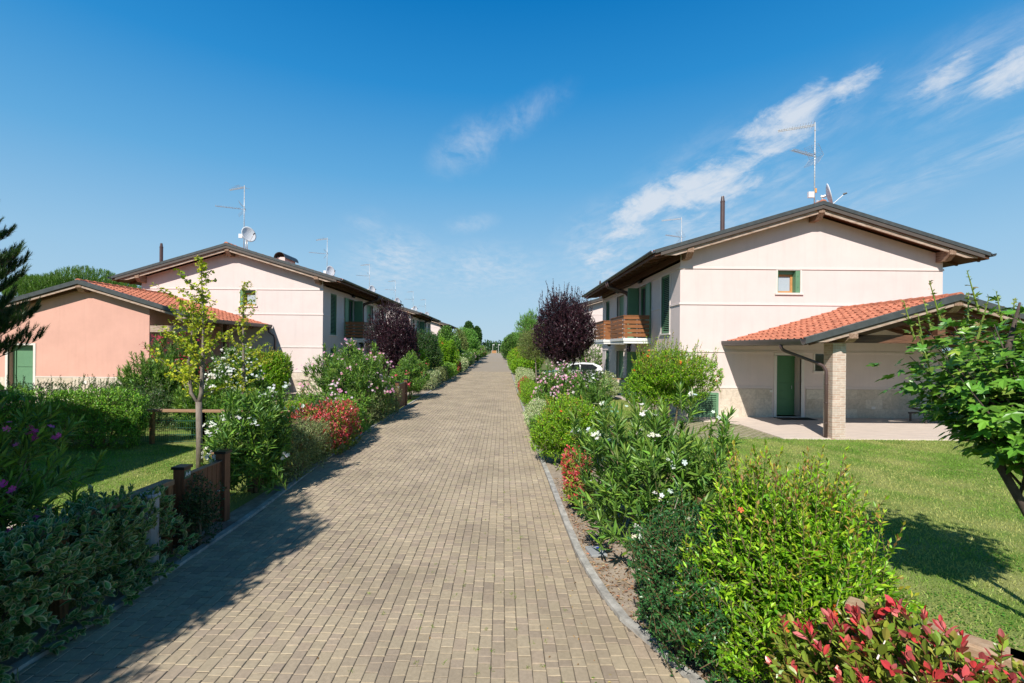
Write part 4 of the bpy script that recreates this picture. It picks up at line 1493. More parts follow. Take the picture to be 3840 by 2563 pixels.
def chair():
    r = thing('garden_chair', 'white plastic garden chair on the porch behind the maple', 'chair', (15.0, 14.7, 0.035), 0.5)
    w = mat('white_plastic', (0.82, 0.82, 0.82), 0.4)
    s = MB(); s.box(-0.25, 0.25, -0.25, 0.25, 0.40, 0.43); s.build('seat', w, r)
    b = MB(); b.prism_x([(0.22, 0.43), (0.25, 0.43), (0.34, 0.86), (0.31, 0.86)], -0.24, 0.24); b.build('backrest', w, r)
    for x in (-0.23, 0.23):
        for y in (-0.23, 0.23):
            l = MB(); l.tube([(x, y, 0.40), (x * 1.12, y * 1.12, 0)], 0.018, 6); l.build('leg', w, r)


chair()
r = thing('meter_cover', 'grey plastic meter cover with a blue tag in the soil by the right kerb', 'cover', (1.16, 5.72, -0.006), 0.15)
p = MB(); p.box(-0.10, 0.10, -0.13, 0.13, 0, 0.035); p.build('lid', mat('grey_plastic', (0.33, 0.34, 0.34), 0.6, 0.1, 9), r, bevel=0.006)
p = MB(); p.box(0.02, 0.075, 0.03, 0.065, 0.0355, 0.04); p.build('blue_tag', mat('blue_plastic', (0.02, 0.05, 0.42), 0.4), r)
for x, y, w in ((4.38, 19.74, 'farther'), (4.32, 18.42, 'nearer')):
    r = thing('valve_box', 'pale green plastic valve box lid in the right lawn, %s of two' % w, 'valve box', (x, y, 0), 0, 'valve box lids in the lawn')
    p = MB(); p.box(-0.26, 0.26, -0.16, 0.16, -0.02, 0.04); p.build('lid', mat('green_plastic', (0.16, 0.33, 0.22), 0.6), r, bevel=0.01)
r = thing('junction_bollard', 'grey cylinder bollard half hidden in the dark variegated hedge', 'bollard', (-3.86, 5.12, 0))
p = MB(); p.tube([(0, 0, -0.02), (0, 0, 0.80), (0, 0, 0.84)], [0.085, 0.085, 0.07], 16); p.build('shaft', mat('grey_pvc', (0.36, 0.36, 0.36), 0.6, 0.1, 5), r, smooth=False)
p = MB(); p.tube([(0, 0, 0.841), (0, 0, 0.87)], [0.10, 0.09], 16); p.build('lid', mat('grey_blue_lid', (0.30, 0.33, 0.38), 0.5), r)


def car():
    """white hatchback, nose towards -x, seen from its side"""
    r = thing('parked_car', 'white hatchback parked between the houses, behind the purple tree', 'car', (4.95, 32.6, 0))
    paint = mat('white_car_paint', (0.80, 0.80, 0.80), 0.25, spec=0.6, coat=0.6)
    side = [(-2.02, 0.42), (-2.05, 0.66), (-1.96, 0.80), (-1.10, 0.98), (-0.40, 1.36), (-0.05, 1.47), (0.55, 1.52), (1.25, 1.48), (1.72, 1.30), (1.92, 1.00), (1.98, 0.72), (1.96, 0.36), (1.62, 0.26),
            (1.60, 0.40), (1.48, 0.56), (1.30, 0.63), (1.12, 0.56), (1.00, 0.40), (0.98, 0.24), (-0.98, 0.24), (-1.00, 0.40), (-1.12, 0.56), (-1.30, 0.63), (-1.48, 0.56), (-1.60, 0.40), (-1.62, 0.26), (-1.95, 0.28)]
    def hw(z):
        return 0.84 if z < 0.95 else 0.84 - (z - 0.95) * 0.42
    b = MB()
    n = len(side)
    v = [(x, -hw(z), z) for x, z in side] + [(x, hw(z), z) for x, z in side]
    f = [tuple(range(n)), tuple(range(2 * n - 1, n - 1, -1))] + [(i, i + n, (i + 1) % n + n, (i + 1) % n) for i in range(n)]
    b.add(v, f)
    b.build('body', paint, r, bevel=0.03)
    gl = mat('car_glass', (0.015, 0.018, 0.02), 0.05, spec=0.7)
    for sg in (-1, 1):
        for quad in ([(-0.78, 1.02), (0.28, 1.02), (0.28, 1.42), (-0.22, 1.36)], [(0.36, 1.02), (1.30, 1.05), (1.50, 1.20), (1.18, 1.40), (0.36, 1.42)]):
            m = MB()
            p = [(x, sg * (hw(z) + 0.006), z) for x, z in quad]
            m.add(p if sg < 0 else list(reversed(p)), [tuple(range(len(p)))])
            m.build('side_window', gl, r)
    m = MB(); m.add([(-1.08, -0.70, 1.00), (-1.08, 0.70, 1.00), (-0.42, 0.60, 1.362), (-0.42, -0.60, 1.362)], [(0, 3, 2, 1)])
    ws = m.build('windscreen', gl, r); ws.location = (-0.012, 0, 0.012)
    for sx in (-1.30, 1.30):
        for sg in (-1, 1):
            m = MB(); m.tube([(sx, sg * 0.66, 0.31), (sx, sg * 0.845, 0.31)], 0.31, 20)
            wh = m.build('wheel', M_BLACK, r)
            m = MB(); m.tube([(sx, sg * 0.80, 0.31), (sx, sg * 0.855, 0.31)], 0.20, 14); m.build('rim', M_GALV, wh)
    for sg in (-1, 1):
        m = MB(); m.add([(-2.03, sg * 0.50, 0.64), (-2.03, sg * 0.80, 0.64), (-1.90, sg * 0.815, 0.80), (-1.97, sg * 0.5, 0.78)], [(0, 1, 2, 3)])
        h = m.build('headlight', M_GALV, r); h.location = (-0.02, 0, 0.01)
        m = MB(); m.box(-0.86, -0.66, sg * 0.92 - 0.09, sg * 0.92 + 0.09, 0.98, 1.12); m.build('mirror', paint, r, bevel=0.03)
    return r


car()
# ------------------------------------------------------------------ leaves
def T(vs, fs, rim=None):
    return np.array(vs, dtype=float), np.array(fs), (np.zeros(len(vs)) if rim is None else np.array(rim, dtype=float))


T_QUAD = T([(0, 0, 0), (-.5, .45, .05), (0, 1, -.05), (.5, .45, .05)], [(0, 3, 2), (0, 2, 1)])
T_FOLD = T([(0, 0, 0), (-.5, .45, .14), (.5, .45, .14), (0, .5, 0), (0, 1, -.12)], [(0, 3, 1), (0, 2, 3), (1, 3, 4), (3, 2, 4)])
T_LANCE = T([(0, 0, 0), (-.34, .22, .10), (.34, .22, .10), (-.5, .5, .10), (.5, .5, .10), (-.33, .78, .04), (.33, .78, .04), (0, .22, .02), (0, .5, .02), (0, .78, -.03), (0, 1, -.14)],
            [(0, 7, 1), (0, 2, 7), (1, 7, 8), (1, 8, 3), (7, 2, 4), (7, 4, 8), (3, 8, 9), (3, 9, 5), (8, 4, 6), (8, 6, 9), (5, 9, 10), (9, 6, 10)])


def _oval(n, w):
    """oval leaf with a contrasting rim: centre line, inner ring (rim=0), outer ring (rim=1)"""
    vs = [(0, .5, -.02)]; rim = [0]
    for sc, rm in ((.66, 0), (.82, 1), (1.0, 1)):
        for k in range(n):
            a = 2 * PI * k / n
            x, y = math.sin(a) * .5 * w, -math.cos(a) * .5
            taper = 1 - .35 * max(0, -math.cos(a)) ** 2 - .45 * max(0, -math.cos(a)) ** 6
            vs.append((x * sc * taper, .5 + y * sc, abs(x * sc) * .30 - .14 * max(0, y * sc) ** 1.5))
            rim.append(rm)
    fs = [(0, 1 + k, 1 + (k + 1) % n) for k in range(n)]
    for r in range(2):
        b, c = 1 + r * n, 1 + (r + 1) * n
        for k in range(n):
            k2 = (k + 1) % n
            fs += [(b + k, c + k, c + k2), (b + k, c + k2, b + k2)]
    return T(vs, fs, rim)


T_VAR = _oval(8, 1.0)
T_OVAL = T([(0, 0, 0), (-.30, .18, .06), (.30, .18, .06), (-.5, .5, .12), (.5, .5, .12), (-.36, .8, .05), (.36, .8, .05), (0, .3, -.02), (0, .8, -.06), (0, 1, -.12)],
           [(0, 7, 1), (0, 2, 7), (1, 7, 3), (7, 2, 4), (3, 7, 8), (7, 4, 8), (3, 8, 5), (8, 4, 6), (5, 8, 9), (8, 6, 9)])


def _maple():
    pts = []
    lob = [(-118, .52), (-62, .86), (0, 1.0), (62, .86), (118, .52)]
    for i, (a, r) in enumerate(lob):
        for da, rr in ((-21, .60), (-14, .72), (-9, .74), (0, 1.0), (9, .74), (14, .72), (21, .60)):
            pts.append((a + da, r * rr))
        if i < 4:
            am = (a + lob[i + 1][0]) / 2
            pts.append((am, .36))
    vs = [(0, .38, .02)]
    for a, r in pts:
        t = math.radians(a)
        x, y = math.sin(t) * r * .62, .38 + math.cos(t) * r * .62
        vs.append((x, y, -.10 * r * r + .05 * abs(math.sin(2.5 * t))))
    vs.append((0, .22, 0))
    n = len(vs)
    fs = [(0, i + 1, i) for i in range(1, n - 2)]
    fs += [(0, 1, n - 1), (0, n - 1, n - 2)]
    fs = [tuple(reversed(f)) for f in fs]
    # stalk
    b = len(vs)
    vs += [(-.012, 0, .02), (.012, 0, .02), (.012, .30, 0), (-.012, .30, 0)]
    fs += [(b, b + 1, b + 2), (b, b + 2, b + 3)]
    return T(vs, fs)


T_MAPLE = _maple()


def _ginkgo():
    vs = [(0, 0, 0), (0, .35, 0)]
    for k, a in enumerate((-62, -38, -14, -3, 3, 14, 38, 62)):
        t = math.radians(a)
        r = (.80, .97, 1.0, .72, .72, 1.0, .97, .80)[k] * .66
        vs.append((math.sin(t) * r, .35 + math.cos(t) * r, .08 * math.sin(k * 1.7) - .06))
    fs = [(1, i + 1, i) for i in range(2, 9)]
    vs += [(-.012, 0, 0), (.012, 0, 0)]
    fs += [(10, 11, 1)]
    return T(vs, fs)


T_GINKGO = _ginkgo()


def _petals(n=5):
    vs, fs = [(0, 0, 0)], []
    rim = [1]
    for k in range(n):
        a = 2 * PI * k / n
        b = len(vs)
        for da, r, z in ((-.52, .62, .10), (-.25, 1.0, .16), (.35, .95, .12), (.52, .58, .08)):
            vs.append((math.sin(a + da) * r * .5, math.cos(a + da) * r * .5, z * .5)); rim.append(0)
        fs += [(0, b + 1, b), (0, b + 2, b + 1), (0, b + 3, b + 2)]
    return T(vs, fs, rim)


T_FLOWER = _petals()


def norm(a):
    return a / np.maximum(np.linalg.norm(a, axis=1, keepdims=True), 1e-9)


def stamp(tm, P, D, N, size, width, C, R=None):
    """copies of leaf template tm at points P, long axis D, upper side N; C pigment, R rim pigment"""
    tv, tf, rim = tm
    D = norm(D)
    S = norm(np.cross(D, N))
    N2 = np.cross(S, D)
    size = np.broadcast_to(np.asarray(size, float), (len(P),))
    k = len(tv)
    x = tv[:, 0][None, :, None] * width * size[:, None, None]
    y = tv[:, 1][None, :, None] * size[:, None, None]
    z = tv[:, 2][None, :, None] * size[:, None, None] * max(width, .35)
    V = P[:, None, :] + x * S[:, None, :] + y * D[:, None, :] + z * N2[:, None, :]
    F = tf[None] + (k * np.arange(len(P)))[:, None, None]
    C = np.repeat(C[:, None, :], k, 1)
    if R is not None:
        w = rim[None, :, None]
        C = C * (1 - w) + R[:, None, :] * w
    return V.reshape(-1, 3), F.reshape(-1, 3), C.reshape(-1, 3)


def merge(parts):
    V, Fc, C, b = [], [], [], 0
    for v, f, c in parts:
        V.append(v); Fc.append(f + b); C.append(c); b += len(v)
    return np.concatenate(V), np.concatenate(Fc), np.concatenate(C)


def mesh_of(name, parts, m):
    V, Fc, C = merge(parts)
    me = bpy.data.meshes.new(name)
    fill_mesh(me, V, Fc, C)
    me.materials.append(m)
    return me


def pick(rng, pal, n, jit=0.22):
    """pigment of each leaf: drawn from the species palette with individual variation"""
    cols = np.array([p[:3] for p in pal]); w = np.array([p[3] for p in pal], float); w /= w.sum()
    c = cols[rng.choice(len(pal), n, p=w)]
    return np.clip(c * (1 + jit * rng.normal(0, 1, (n, 1))) * (1 + .06 * rng.normal(0, 1, (n, 3))), .003, 1)


def sphere(rng, n, zmin=-1.0):
    z = rng.uniform(zmin, 1, n); a = rng.uniform(0, 2 * PI, n); r = np.sqrt(1 - z * z)
    return np.stack([r * np.cos(a), r * np.sin(a), z], 1)


def tubes(A, B, ra, rb, col, rng, sides=3):
    """straight tapering twigs from A to B"""
    d = norm(B - A)
    ref = np.where(np.abs(d[:, 2:3]) < .9, np.array([[0, 0, 1.]]), np.array([[1., 0, 0]]))
    u = norm(np.cross(d, ref)); w = np.cross(d, u)
    n = len(A)
    ang = 2 * PI * np.arange(sides) / sides
    ring = np.cos(ang)[None, :, None] * u[:, None, :] + np.sin(ang)[None, :, None] * w[:, None, :]
    ra = np.broadcast_to(np.asarray(ra, float), (n,))[:, None, None]; rb = np.broadcast_to(np.asarray(rb, float), (n,))[:, None, None]
    V = np.concatenate([A[:, None, :] + ring * ra, B[:, None, :] + ring * rb], 1)
    f = []
    for k in range(sides):
        k2 = (k + 1) % sides
        f += [(k, k2, sides + k2), (k, sides + k2, sides + k)]
    F = np.array(f)[None] + (2 * sides * np.arange(n))[:, None, None]
    C = np.broadcast_to(np.asarray(col, float), (n, 2 * sides, 3))
    return V.reshape(-1, 3), F.reshape(-1, 3), C.reshape(-1, 3) * (1 + .15 * rng.normal(0, 1, (len(C) * 2 * sides, 1)))


def leaves_on(rng, A, B, per, size, alpha=52, tip_alpha=18, spread=.25, upright=0.35):
    """per leaves spiralling up each twig A->B"""
    n = len(A)
    t = (np.arange(per) + .6) / per
    t = t[None, :] + rng.uniform(-.3, .3, (n, per)) / per
    P = A[:, None, :] + (B - A)[:, None, :] * t[..., None]
    ax = norm(B - A)
    ref = np.where(np.abs(ax[:, 2:3]) < .9, np.array([[0, 0, 1.]]), np.array([[1., 0, 0]]))
    u = norm(np.cross(ax, ref)); w = np.cross(ax, u)
    ph = rng.uniform(0, 2 * PI, (n, 1)) + 2.4 * np.arange(per)[None, :] + rng.normal(0, .3, (n, per))
    perp = np.cos(ph)[..., None] * u[:, None, :] + np.sin(ph)[..., None] * w[:, None, :]
    al = np.radians(alpha + (tip_alpha - alpha) * np.clip(t, 0, 1) ** 2 + rng.normal(0, 10, (n, per)))[..., None]
    D = np.cos(al) * ax[:, None, :] + np.sin(al) * perp + rng.normal(0, spread, (n, per, 3)) * .5
    N = np.sin(al) * ax[:, None, :] - np.cos(al) * perp + upright * np.array([0, 0, 1.]) + rng.normal(0, spread, (n, per, 3))
    sz = size * rng.uniform(.65, 1.15, (n, per)) * (1 - .25 * np.clip(t, 0, 1) ** 3)
    return P.reshape(-1, 3), D.reshape(-1, 3), N.reshape(-1, 3), sz.reshape(-1), np.clip(t, 0, 1).reshape(-1)


def crown_points(rng, n, c, ax, shell=.55, lump=.22, p=2.0, zmin=-1.0, freq=2.6):
    d = sphere(rng, n, zmin)
    q = np.abs(d) ** p
    d2 = d / (q.sum(1, keepdims=True)) ** (1 / p)
    k = rng.normal(0, freq, (5, 3)); ph = rng.uniform(0, 2 * PI, 5)
    L = 1 + lump * np.sin(d @ k.T + ph).sum(1) / 2.2
    rho = 1 - shell * rng.random(n) ** 2.0
    return c + d2 * ax * (rho * L)[:, None], d, rho


DENSE = 2.6
GAIN = 1.42
SPECIES = {
    'pomegranate': dict(tm=T_FOLD, len=.066, w=.37, mat=LEAF, pal=[(.145, .30, .012, 4), (.235, .375, .018, 3), (.08, .19, .012, 2)], new=[(.40, .37, .04, 3), (.36, .19, .06, 2)], stem=(.20, .15, .08), tw=.20, per=11, up=.75),
    'oleander': dict(tm=T_LANCE, len=.185, w=.17, mat=LEAF, pal=[(.095, .19, .030, 4), (.145, .245, .034, 3), (.055, .125, .026, 2)], new=[(.22, .33, .05, 1)], stem=(.12, .17, .05), tw=.30, per=16, up=1.0),
    'photinia': dict(tm=T_OVAL, len=.075, w=.46, mat=GLOSSY_LEAF, pal=[(.13, .19, .022, 3), (.19, .23, .03, 3), (.24, .20, .045, 1)], new=[(.58, .06, .065, 4), (.47, .085, .085, 2), (.64, .17, .16, 2)], stem=(.18, .06, .04), tw=.17, per=9, up=.8),
    'variegated': dict(tm=T_VAR, len=.084, w=.52, mat=GLOSSY_LEAF, pal=[(.04, .125, .030, 3), (.06, .155, .04, 2)], rim=[(.34, .38, .17, 2), (.42, .44, .22, 1)], stem=(.17, .15, .10), tw=.16, per=10, up=.6),
    'variegated_far': dict(tm=T_QUAD, len=.060, w=.55, mat=LEAF, pal=[(.36, .42, .20, 3), (.50, .53, .30, 2), (.14, .23, .07, 2)], stem=(.17, .15, .10), tw=.16, per=9, up=.5),
    'privet': dict(tm=T_FOLD, len=.045, w=.45, mat=GLOSSY_LEAF, pal=[(.035, .085, .022, 3), (.055, .12, .025, 2), (.13, .15, .055, 1)], stem=(.12, .1, .07), tw=.15, per=10, up=.6),
    'clipped': dict(tm=T_FOLD, len=.040, w=.48, mat=LEAF, pal=[(.17, .21, .075, 3), (.30, .32, .14, 2), (.09, .14, .04, 2)], stem=(.15, .12, .08), tw=.12, per=10, up=.5),
    'holly': dict(tm=T_FOLD, len=.042, w=.48, mat=GLOSSY_LEAF, pal=[(.026, .090, .024, 4), (.045, .125, .030, 2)], stem=(.16, .10, .05), tw=.14, per=10, up=.5),
    'laurel': dict(tm=T_FOLD, len=.085, w=.36, mat=GLOSSY_LEAF, pal=[(.10, .23, .024, 3), (.16, .31, .028, 3), (.24, .36, .05, 1)], stem=(.12, .1, .06), tw=.20, per=9, up=.8),
    'plum': dict(tm=T_FOLD, len=.095, w=.50, mat=GLOSSY_LEAF, pal=[(.026, .011, .018, 4), (.042, .016, .025, 3), (.07, .025, .03, 1)], stem=(.05, .035, .035), tw=.42, per=13, up=.8),
    'green_tree': dict(tm=T_QUAD, len=.10, w=.5, mat=LEAF, pal=[(0.087, 0.189, 0.032, 3), (0.145, 0.261, 0.043, 2), (0.058, 0.138, 0.029, 2)], stem=(.1, .08, .05), tw=.5, per=10, up=.5),
    'willowy': dict(tm=T_QUAD, len=.11, w=.25, mat=LEAF, pal=[(0.119, 0.266, 0.042, 3), (0.182, 0.350, 0.063, 2), (0.070, 0.182, 0.028, 2)], stem=(.14, .10, .06), tw=.5, per=12, up=.7),
    'olive_tree': dict(tm=T_QUAD, len=.06, w=.35, mat=LEAF, pal=[(0.150, 0.195, 0.053, 3), (0.210, 0.240, 0.075, 2), (0.098, 0.128, 0.030, 2)], stem=(.12, .09, .06), tw=.35, per=11, up=.7),
    'dark_tree': dict(tm=T_QUAD, len=.08, w=.5, mat=GLOSSY_LEAF, pal=[(0.027, 0.075, 0.018, 3), (0.044, 0.106, 0.022, 2), (0.075, 0.150, 0.025, 1)], stem=(.08, .06, .04), tw=.35, per=11, up=.6),
    'ivy': dict(tm=T_FOLD, len=.035, w=.6, mat=GLOSSY_LEAF, pal=[(.02, .055, .015, 3), (.03, .075, .02, 2)], stem=(.1, .08, .05), tw=.12, per=9, up=.4),
}
WHITE = [(.82, .82, .78, 1)]
PINK = [(.72, .30, .46, 3), (.78, .45, .58, 2), (.80, .62, .68, 2)]
MAGENTA = [(.62, .05, .33, 3), (.70, .12, .42, 1)]
RED = [(.62, .03, .10, 3), (.70, .09, .16, 2)]
CRIMSON = [(.40, .008, .05, 3), (.50, .02, .08, 1)]
ORANGE = [(.75, .10, .02, 3), (.80, .18, .05, 1)]


def plant(name, label, cat, sp, loc, rx, ry, h, n, seed, z0=0.08, group=None, flowers=None, fn=0, fk=6, fsize=.042, fspread=.07, newf=.0, shoots=0, shoot_len=.35,
          p=2.0, shell=.55, lump=.22, zmin=-.75, stems=5, trunk=None, leaf_scale=1.0, twigs=True, rz=0.0, fside=None, lean=.5, per=None, tm=None, cone=0.0):
    s = SPECIES[sp]
    rng = np.random.default_rng(seed)
    n = int(n * DENSE)
    tm = tm or s['tm']
    per = per or s['per']
    root = thing(name, label, cat, loc, rz, group)
    c = np.array([0, 0, (z0 + h) / 2]); ax = np.array([rx, ry, (h - z0) / 2])
    ls = s['len'] * leaf_scale
    E, d, rho = crown_points(rng, n, c, ax, shell, lump, p, zmin)
    if cone:
        zr = np.clip(E[:, 2] / h, 0, 1)
        E[:, :2] *= (1 + cone * (.5 - zr))[:, None]
    dirs = norm(d * np.array([1, 1, .55]) * lean + np.array([0, 0, s['up'] * .6]) + rng.normal(0, .28, (n, 3)))
    tl = s['tw'] * rng.uniform(.6, 1.25, n) * min(1.0, leaf_scale)
    A = E - dirs * tl[:, None]
    top = (d[:, 2] > .1) & (rho > .8)
    if shoots:
        idx = rng.choice(np.where((d[:, 2] > .2) & (rho > .75))[0], min(shoots, int(((d[:, 2] > .2) & (rho > .75)).sum())), replace=False)
        A[idx] = E[idx] - norm(dirs[idx] * .5 + np.array([0, 0, .6])) * .08
        E[idx] += (norm(dirs[idx] * .40 + rng.normal(0, .12, (len(idx), 3)) + np.array([0, 0, 1.])) * (shoot_len * rng.uniform(.5, 1.15, len(idx)))[:, None])
    A[:, 2] = np.maximum(A[:, 2], .03)
    E[:, 2] = np.maximum(E[:, 2], .05)
    P, D, N, sz, t = leaves_on(rng, A, E, per, ls, spread=.28)
    nl = len(P)
    C = np.clip(pick(rng, s['pal'], nl) * GAIN, 0, .7)
    if newf > 0 and 'new' in s:
        tw_new = np.repeat((rng.random(n) < newf * (1 if newf > .4 else np.clip(.25 + 1.6 * d[:, 2], 0, 1.6))) & (rho > .72) & (d[:, 2] > -.35), per)
        m = tw_new & (t > rng.uniform(.25, .7, nl))
        C[m] = pick(rng, s['new'], int(m.sum()))
    if shoots:
        k2 = int(per * 1.4)
        P2, D2, N2, sz2, t2 = leaves_on(rng, A[idx], E[idx], k2, ls * .8, alpha=58, tip_alpha=22, spread=.28)
        C2 = np.clip(pick(rng, s['pal'], len(P2)) * GAIN, 0, .7)
        if newf > 0 and 'new' in s:
            m = t2 > rng.uniform(.35, .9, len(P2))
            C2[m] = pick(rng, s['new'], int(m.sum()))
        P, D, N, sz, C = (np.concatenate(q) for q in ((P, P2), (D, D2), (N, N2), (sz, sz2), (C, C2)))
        nl = len(P)
    R = pick(rng, s['rim'], nl, .12) if 'rim' in s else None
    parts = [stamp(tm, P, D, N, sz, s['w'] / (1 if tm is not T_VAR else 1.0), C, R)]
    if twigs:
        parts.append(tubes(A, E, .0035 * max(1, ls / .06), .0016, s['stem'], rng))
    link('foliage', mesh_of('foliage', parts, s['mat']), root)
    # stems or trunk
    mb = MB()
    if trunk is None:
        for k in range(stems):
            a = rng.uniform(0, 2 * PI); r0 = .10 * min(rx, ry) / .5
            b = np.array([math.cos(a) * r0 * (rx / ry if rx > ry else 1), math.sin(a) * r0, -.03])
            e = c + np.array([math.cos(a) * rx * .55, math.sin(a) * ry * .55, (h - z0) * rng.uniform(.0, .28)])
            mid = (b + e) / 2 + np.array([0, 0, .08 * h]) - np.array([math.cos(a), math.sin(a), 0]) * .1 * min(rx, ry)
            mb.tube([b, b * .6 + mid * .4, mid, e], [.016 + .008 * h, .013 + .006 * h, .010 + .004 * h, .004], 6)
        mb.build('stem', M_STEM, root, smooth=True)
    else:
        th, tr, bark = trunk
        lean_ = rng.normal(0, .04, 2)
        mb.tube([(0, 0, -.05), (lean_[0] * .3, lean_[1] * .3, th * .4), (lean_[0], lean_[1], th), (lean_[0] * 1.3, lean_[1] * 1.3, th + (h - th) * .55)], [tr * 1.25, tr, tr * .85, tr * .25], 9)
        for k in range(7):
            a = 2 * PI * k / 7 + rng.uniform(-.4, .4)
            f = rng.uniform(0, .3)
            b = (lean_[0], lean_[1], th + (h - th) * f * .5)
            e = (lean_[0] + math.cos(a) * rx * .62, lean_[1] + math.sin(a) * ry * .62, th + (h - th) * rng.uniform(.35, .75))
            m_ = ((b[0] + e[0]) / 2 - .08 * rx * math.cos(a), (b[1] + e[1]) / 2 - .08 * ry * math.sin(a), (b[2] + e[2]) / 2 - .02)
            mb.tube([b, m_, e], [tr * .55, tr * .35, tr * .10], 6)
        mb.build('trunk', bark, root, smooth=True)
    if flowers and fn:
        okf = (rho > .80) & (d[:, 2] > -.45)
        if shoots and sp != 'oleander':
            okf[idx] = False
        cand = np.where(okf)[0]
        if fside is not None:
            cand = cand[(d[cand] @ np.array(fside)) > .0]
        idx = rng.choice(cand, min(fn, len(cand)), replace=False)
        cen = E[idx] + dirs[idx] * .02
        k = np.maximum(1, rng.poisson(fk, len(idx)))
        cc = np.repeat(cen, k, 0); dd = np.repeat(norm(d[idx] + dirs[idx]), k, 0)
        pp = cc + rng.normal(0, fspread, cc.shape) * np.array([1, 1, .75])
        nn = norm(dd + rng.normal(0, .45, cc.shape) + np.array([0, -.25, .25]))
        up = norm(np.cross(nn, rng.normal(0, 1, cc.shape)))
        cl = pick(rng, flowers, len(cc), .10)
        rim = np.clip(cl * 1.0 + .06, 0, 1)
        link('blossom', mesh_of('blossom', [stamp(T_FLOWER, pp, up, nn, fsize * 2 * rng.uniform(.7, 1.1, len(cc)), 1.0, cl, rim)], PETAL), root)
    return root


def branch_path(rng, a, d, L, n, wob, up=.0):
    pts = [np.array(a, float)]
    d = np.array(d, float); d /= np.linalg.norm(d)
    for i in range(n):
        d = d + rng.normal(0, wob, 3) + np.array([0, 0, up]); d /= np.linalg.norm(d)
        pts.append(pts[-1] + d * L / n)
    return pts


def ginkgo(label, loc, H, spread, seed, fork):
    """young ginkgo: pale trunk, thin level branches, fan leaves in tufts on short spurs"""
    rng = np.random.default_rng(seed)
    root = thing('ginkgo_tree', label, 'tree', loc, 0, 'young ginkgo trees on the left')
    mb = MB()
    leaders = []
    base_r = .05 * H / 4
    if fork:
        mb.tube([(0, 0, -.05), (-.01, 0, fork * .5), (-.03, .0, fork)], [base_r * 1.25, base_r * 1.05, base_r * 1.05], 10)
        for dx, top, r in ((-.22, H * .84, .62), (.05, H, .78), ):
            pts = [(-.03, 0, fork - .05), (-.03 + dx * .75, .02, fork + .18), (-.03 + dx * 1.05, .03, fork + .8), (-.03 + dx * .9, .05, (fork + top) / 2), (-.03 + dx * .7 + rng.normal(0, .03), .0, top)]
            mb.tube(pts, [base_r * r, base_r * r, base_r * r * .85, base_r * r * .5, .006], 8)
            leaders.append(pts)
    else:
        pts = [(0, 0, -.05), (.02, 0, H * .35), (-.02, .02, H * .7), (0, 0, H)]
        mb.tube(pts, [base_r * 1.1, base_r * .9, base_r * .5, .006], 8)
        leaders.append(pts)
    spurs_p, spurs_d = [], []
    for pts in leaders:
        zs = [p[2] for p in pts]
        zlo = max(.9, zs[0] + .1) if fork else .8
        for z in np.arange(zlo, zs[-1], .125):
            x = np.interp(z, zs, [p[0] for p in pts]); y = np.interp(z, zs, [p[1] for p in pts])
            f = (z - zlo) / (zs[-1] - zlo)
            L = spread * (1 - .86 * f) * rng.uniform(.35, 1.15) + .08
            a = rng.uniform(0, 2 * PI)
            bp = branch_path(rng, (x, y, z), (math.cos(a), math.sin(a), .30 + .4 * f), L, 5, .10, .05)
            mb.tube(bp, [.011 * (1.2 - f), .009 * (1.2 - f), .007, .005, .004, .002], 5)
            for q in np.arange(.12, 1.0, .075 / max(L, .3)):
                i = min(int(q * 5), 4); fr = q * 5 - i
                spurs_p.append(bp[i] * (1 - fr) + bp[i + 1] * fr); spurs_d.append(bp[i + 1] - bp[i])
        for q in np.arange(zs[-1] - 1.2, zs[-1], .05):
            spurs_p.append(np.array([np.interp(q, zs, [p[0] for p in pts]), np.interp(q, zs, [p[1] for p in pts]), q])); spurs_d.append(np.array([0, 0, 1.]))
    mb.build('trunk', M_BARK, root, smooth=True)
    sp = np.array(spurs_p); n = len(sp)
    k = 5
    P = np.repeat(sp, k, 0) + rng.normal(0, .018, (n * k, 3))
    D = norm(rng.normal(0, 1, (n * k, 3)) * np.array([1, 1, .6]) + np.array([0, 0, .55]))
    N = norm(rng.normal(0, .6, (n * k, 3)) + np.array([0, -.3, 1.]))
    C = pick(rng, [(.40, .46, .022, 3), (.50, .52, .03, 2), (.26, .36, .02, 1)], n * k, .16)
    link('crown', mesh_of('crown', [stamp(T_GINKGO, P, D, N, .082 * rng.uniform(.65, 1.1, n * k), 1.0, C)], LEAF), root)
    return root


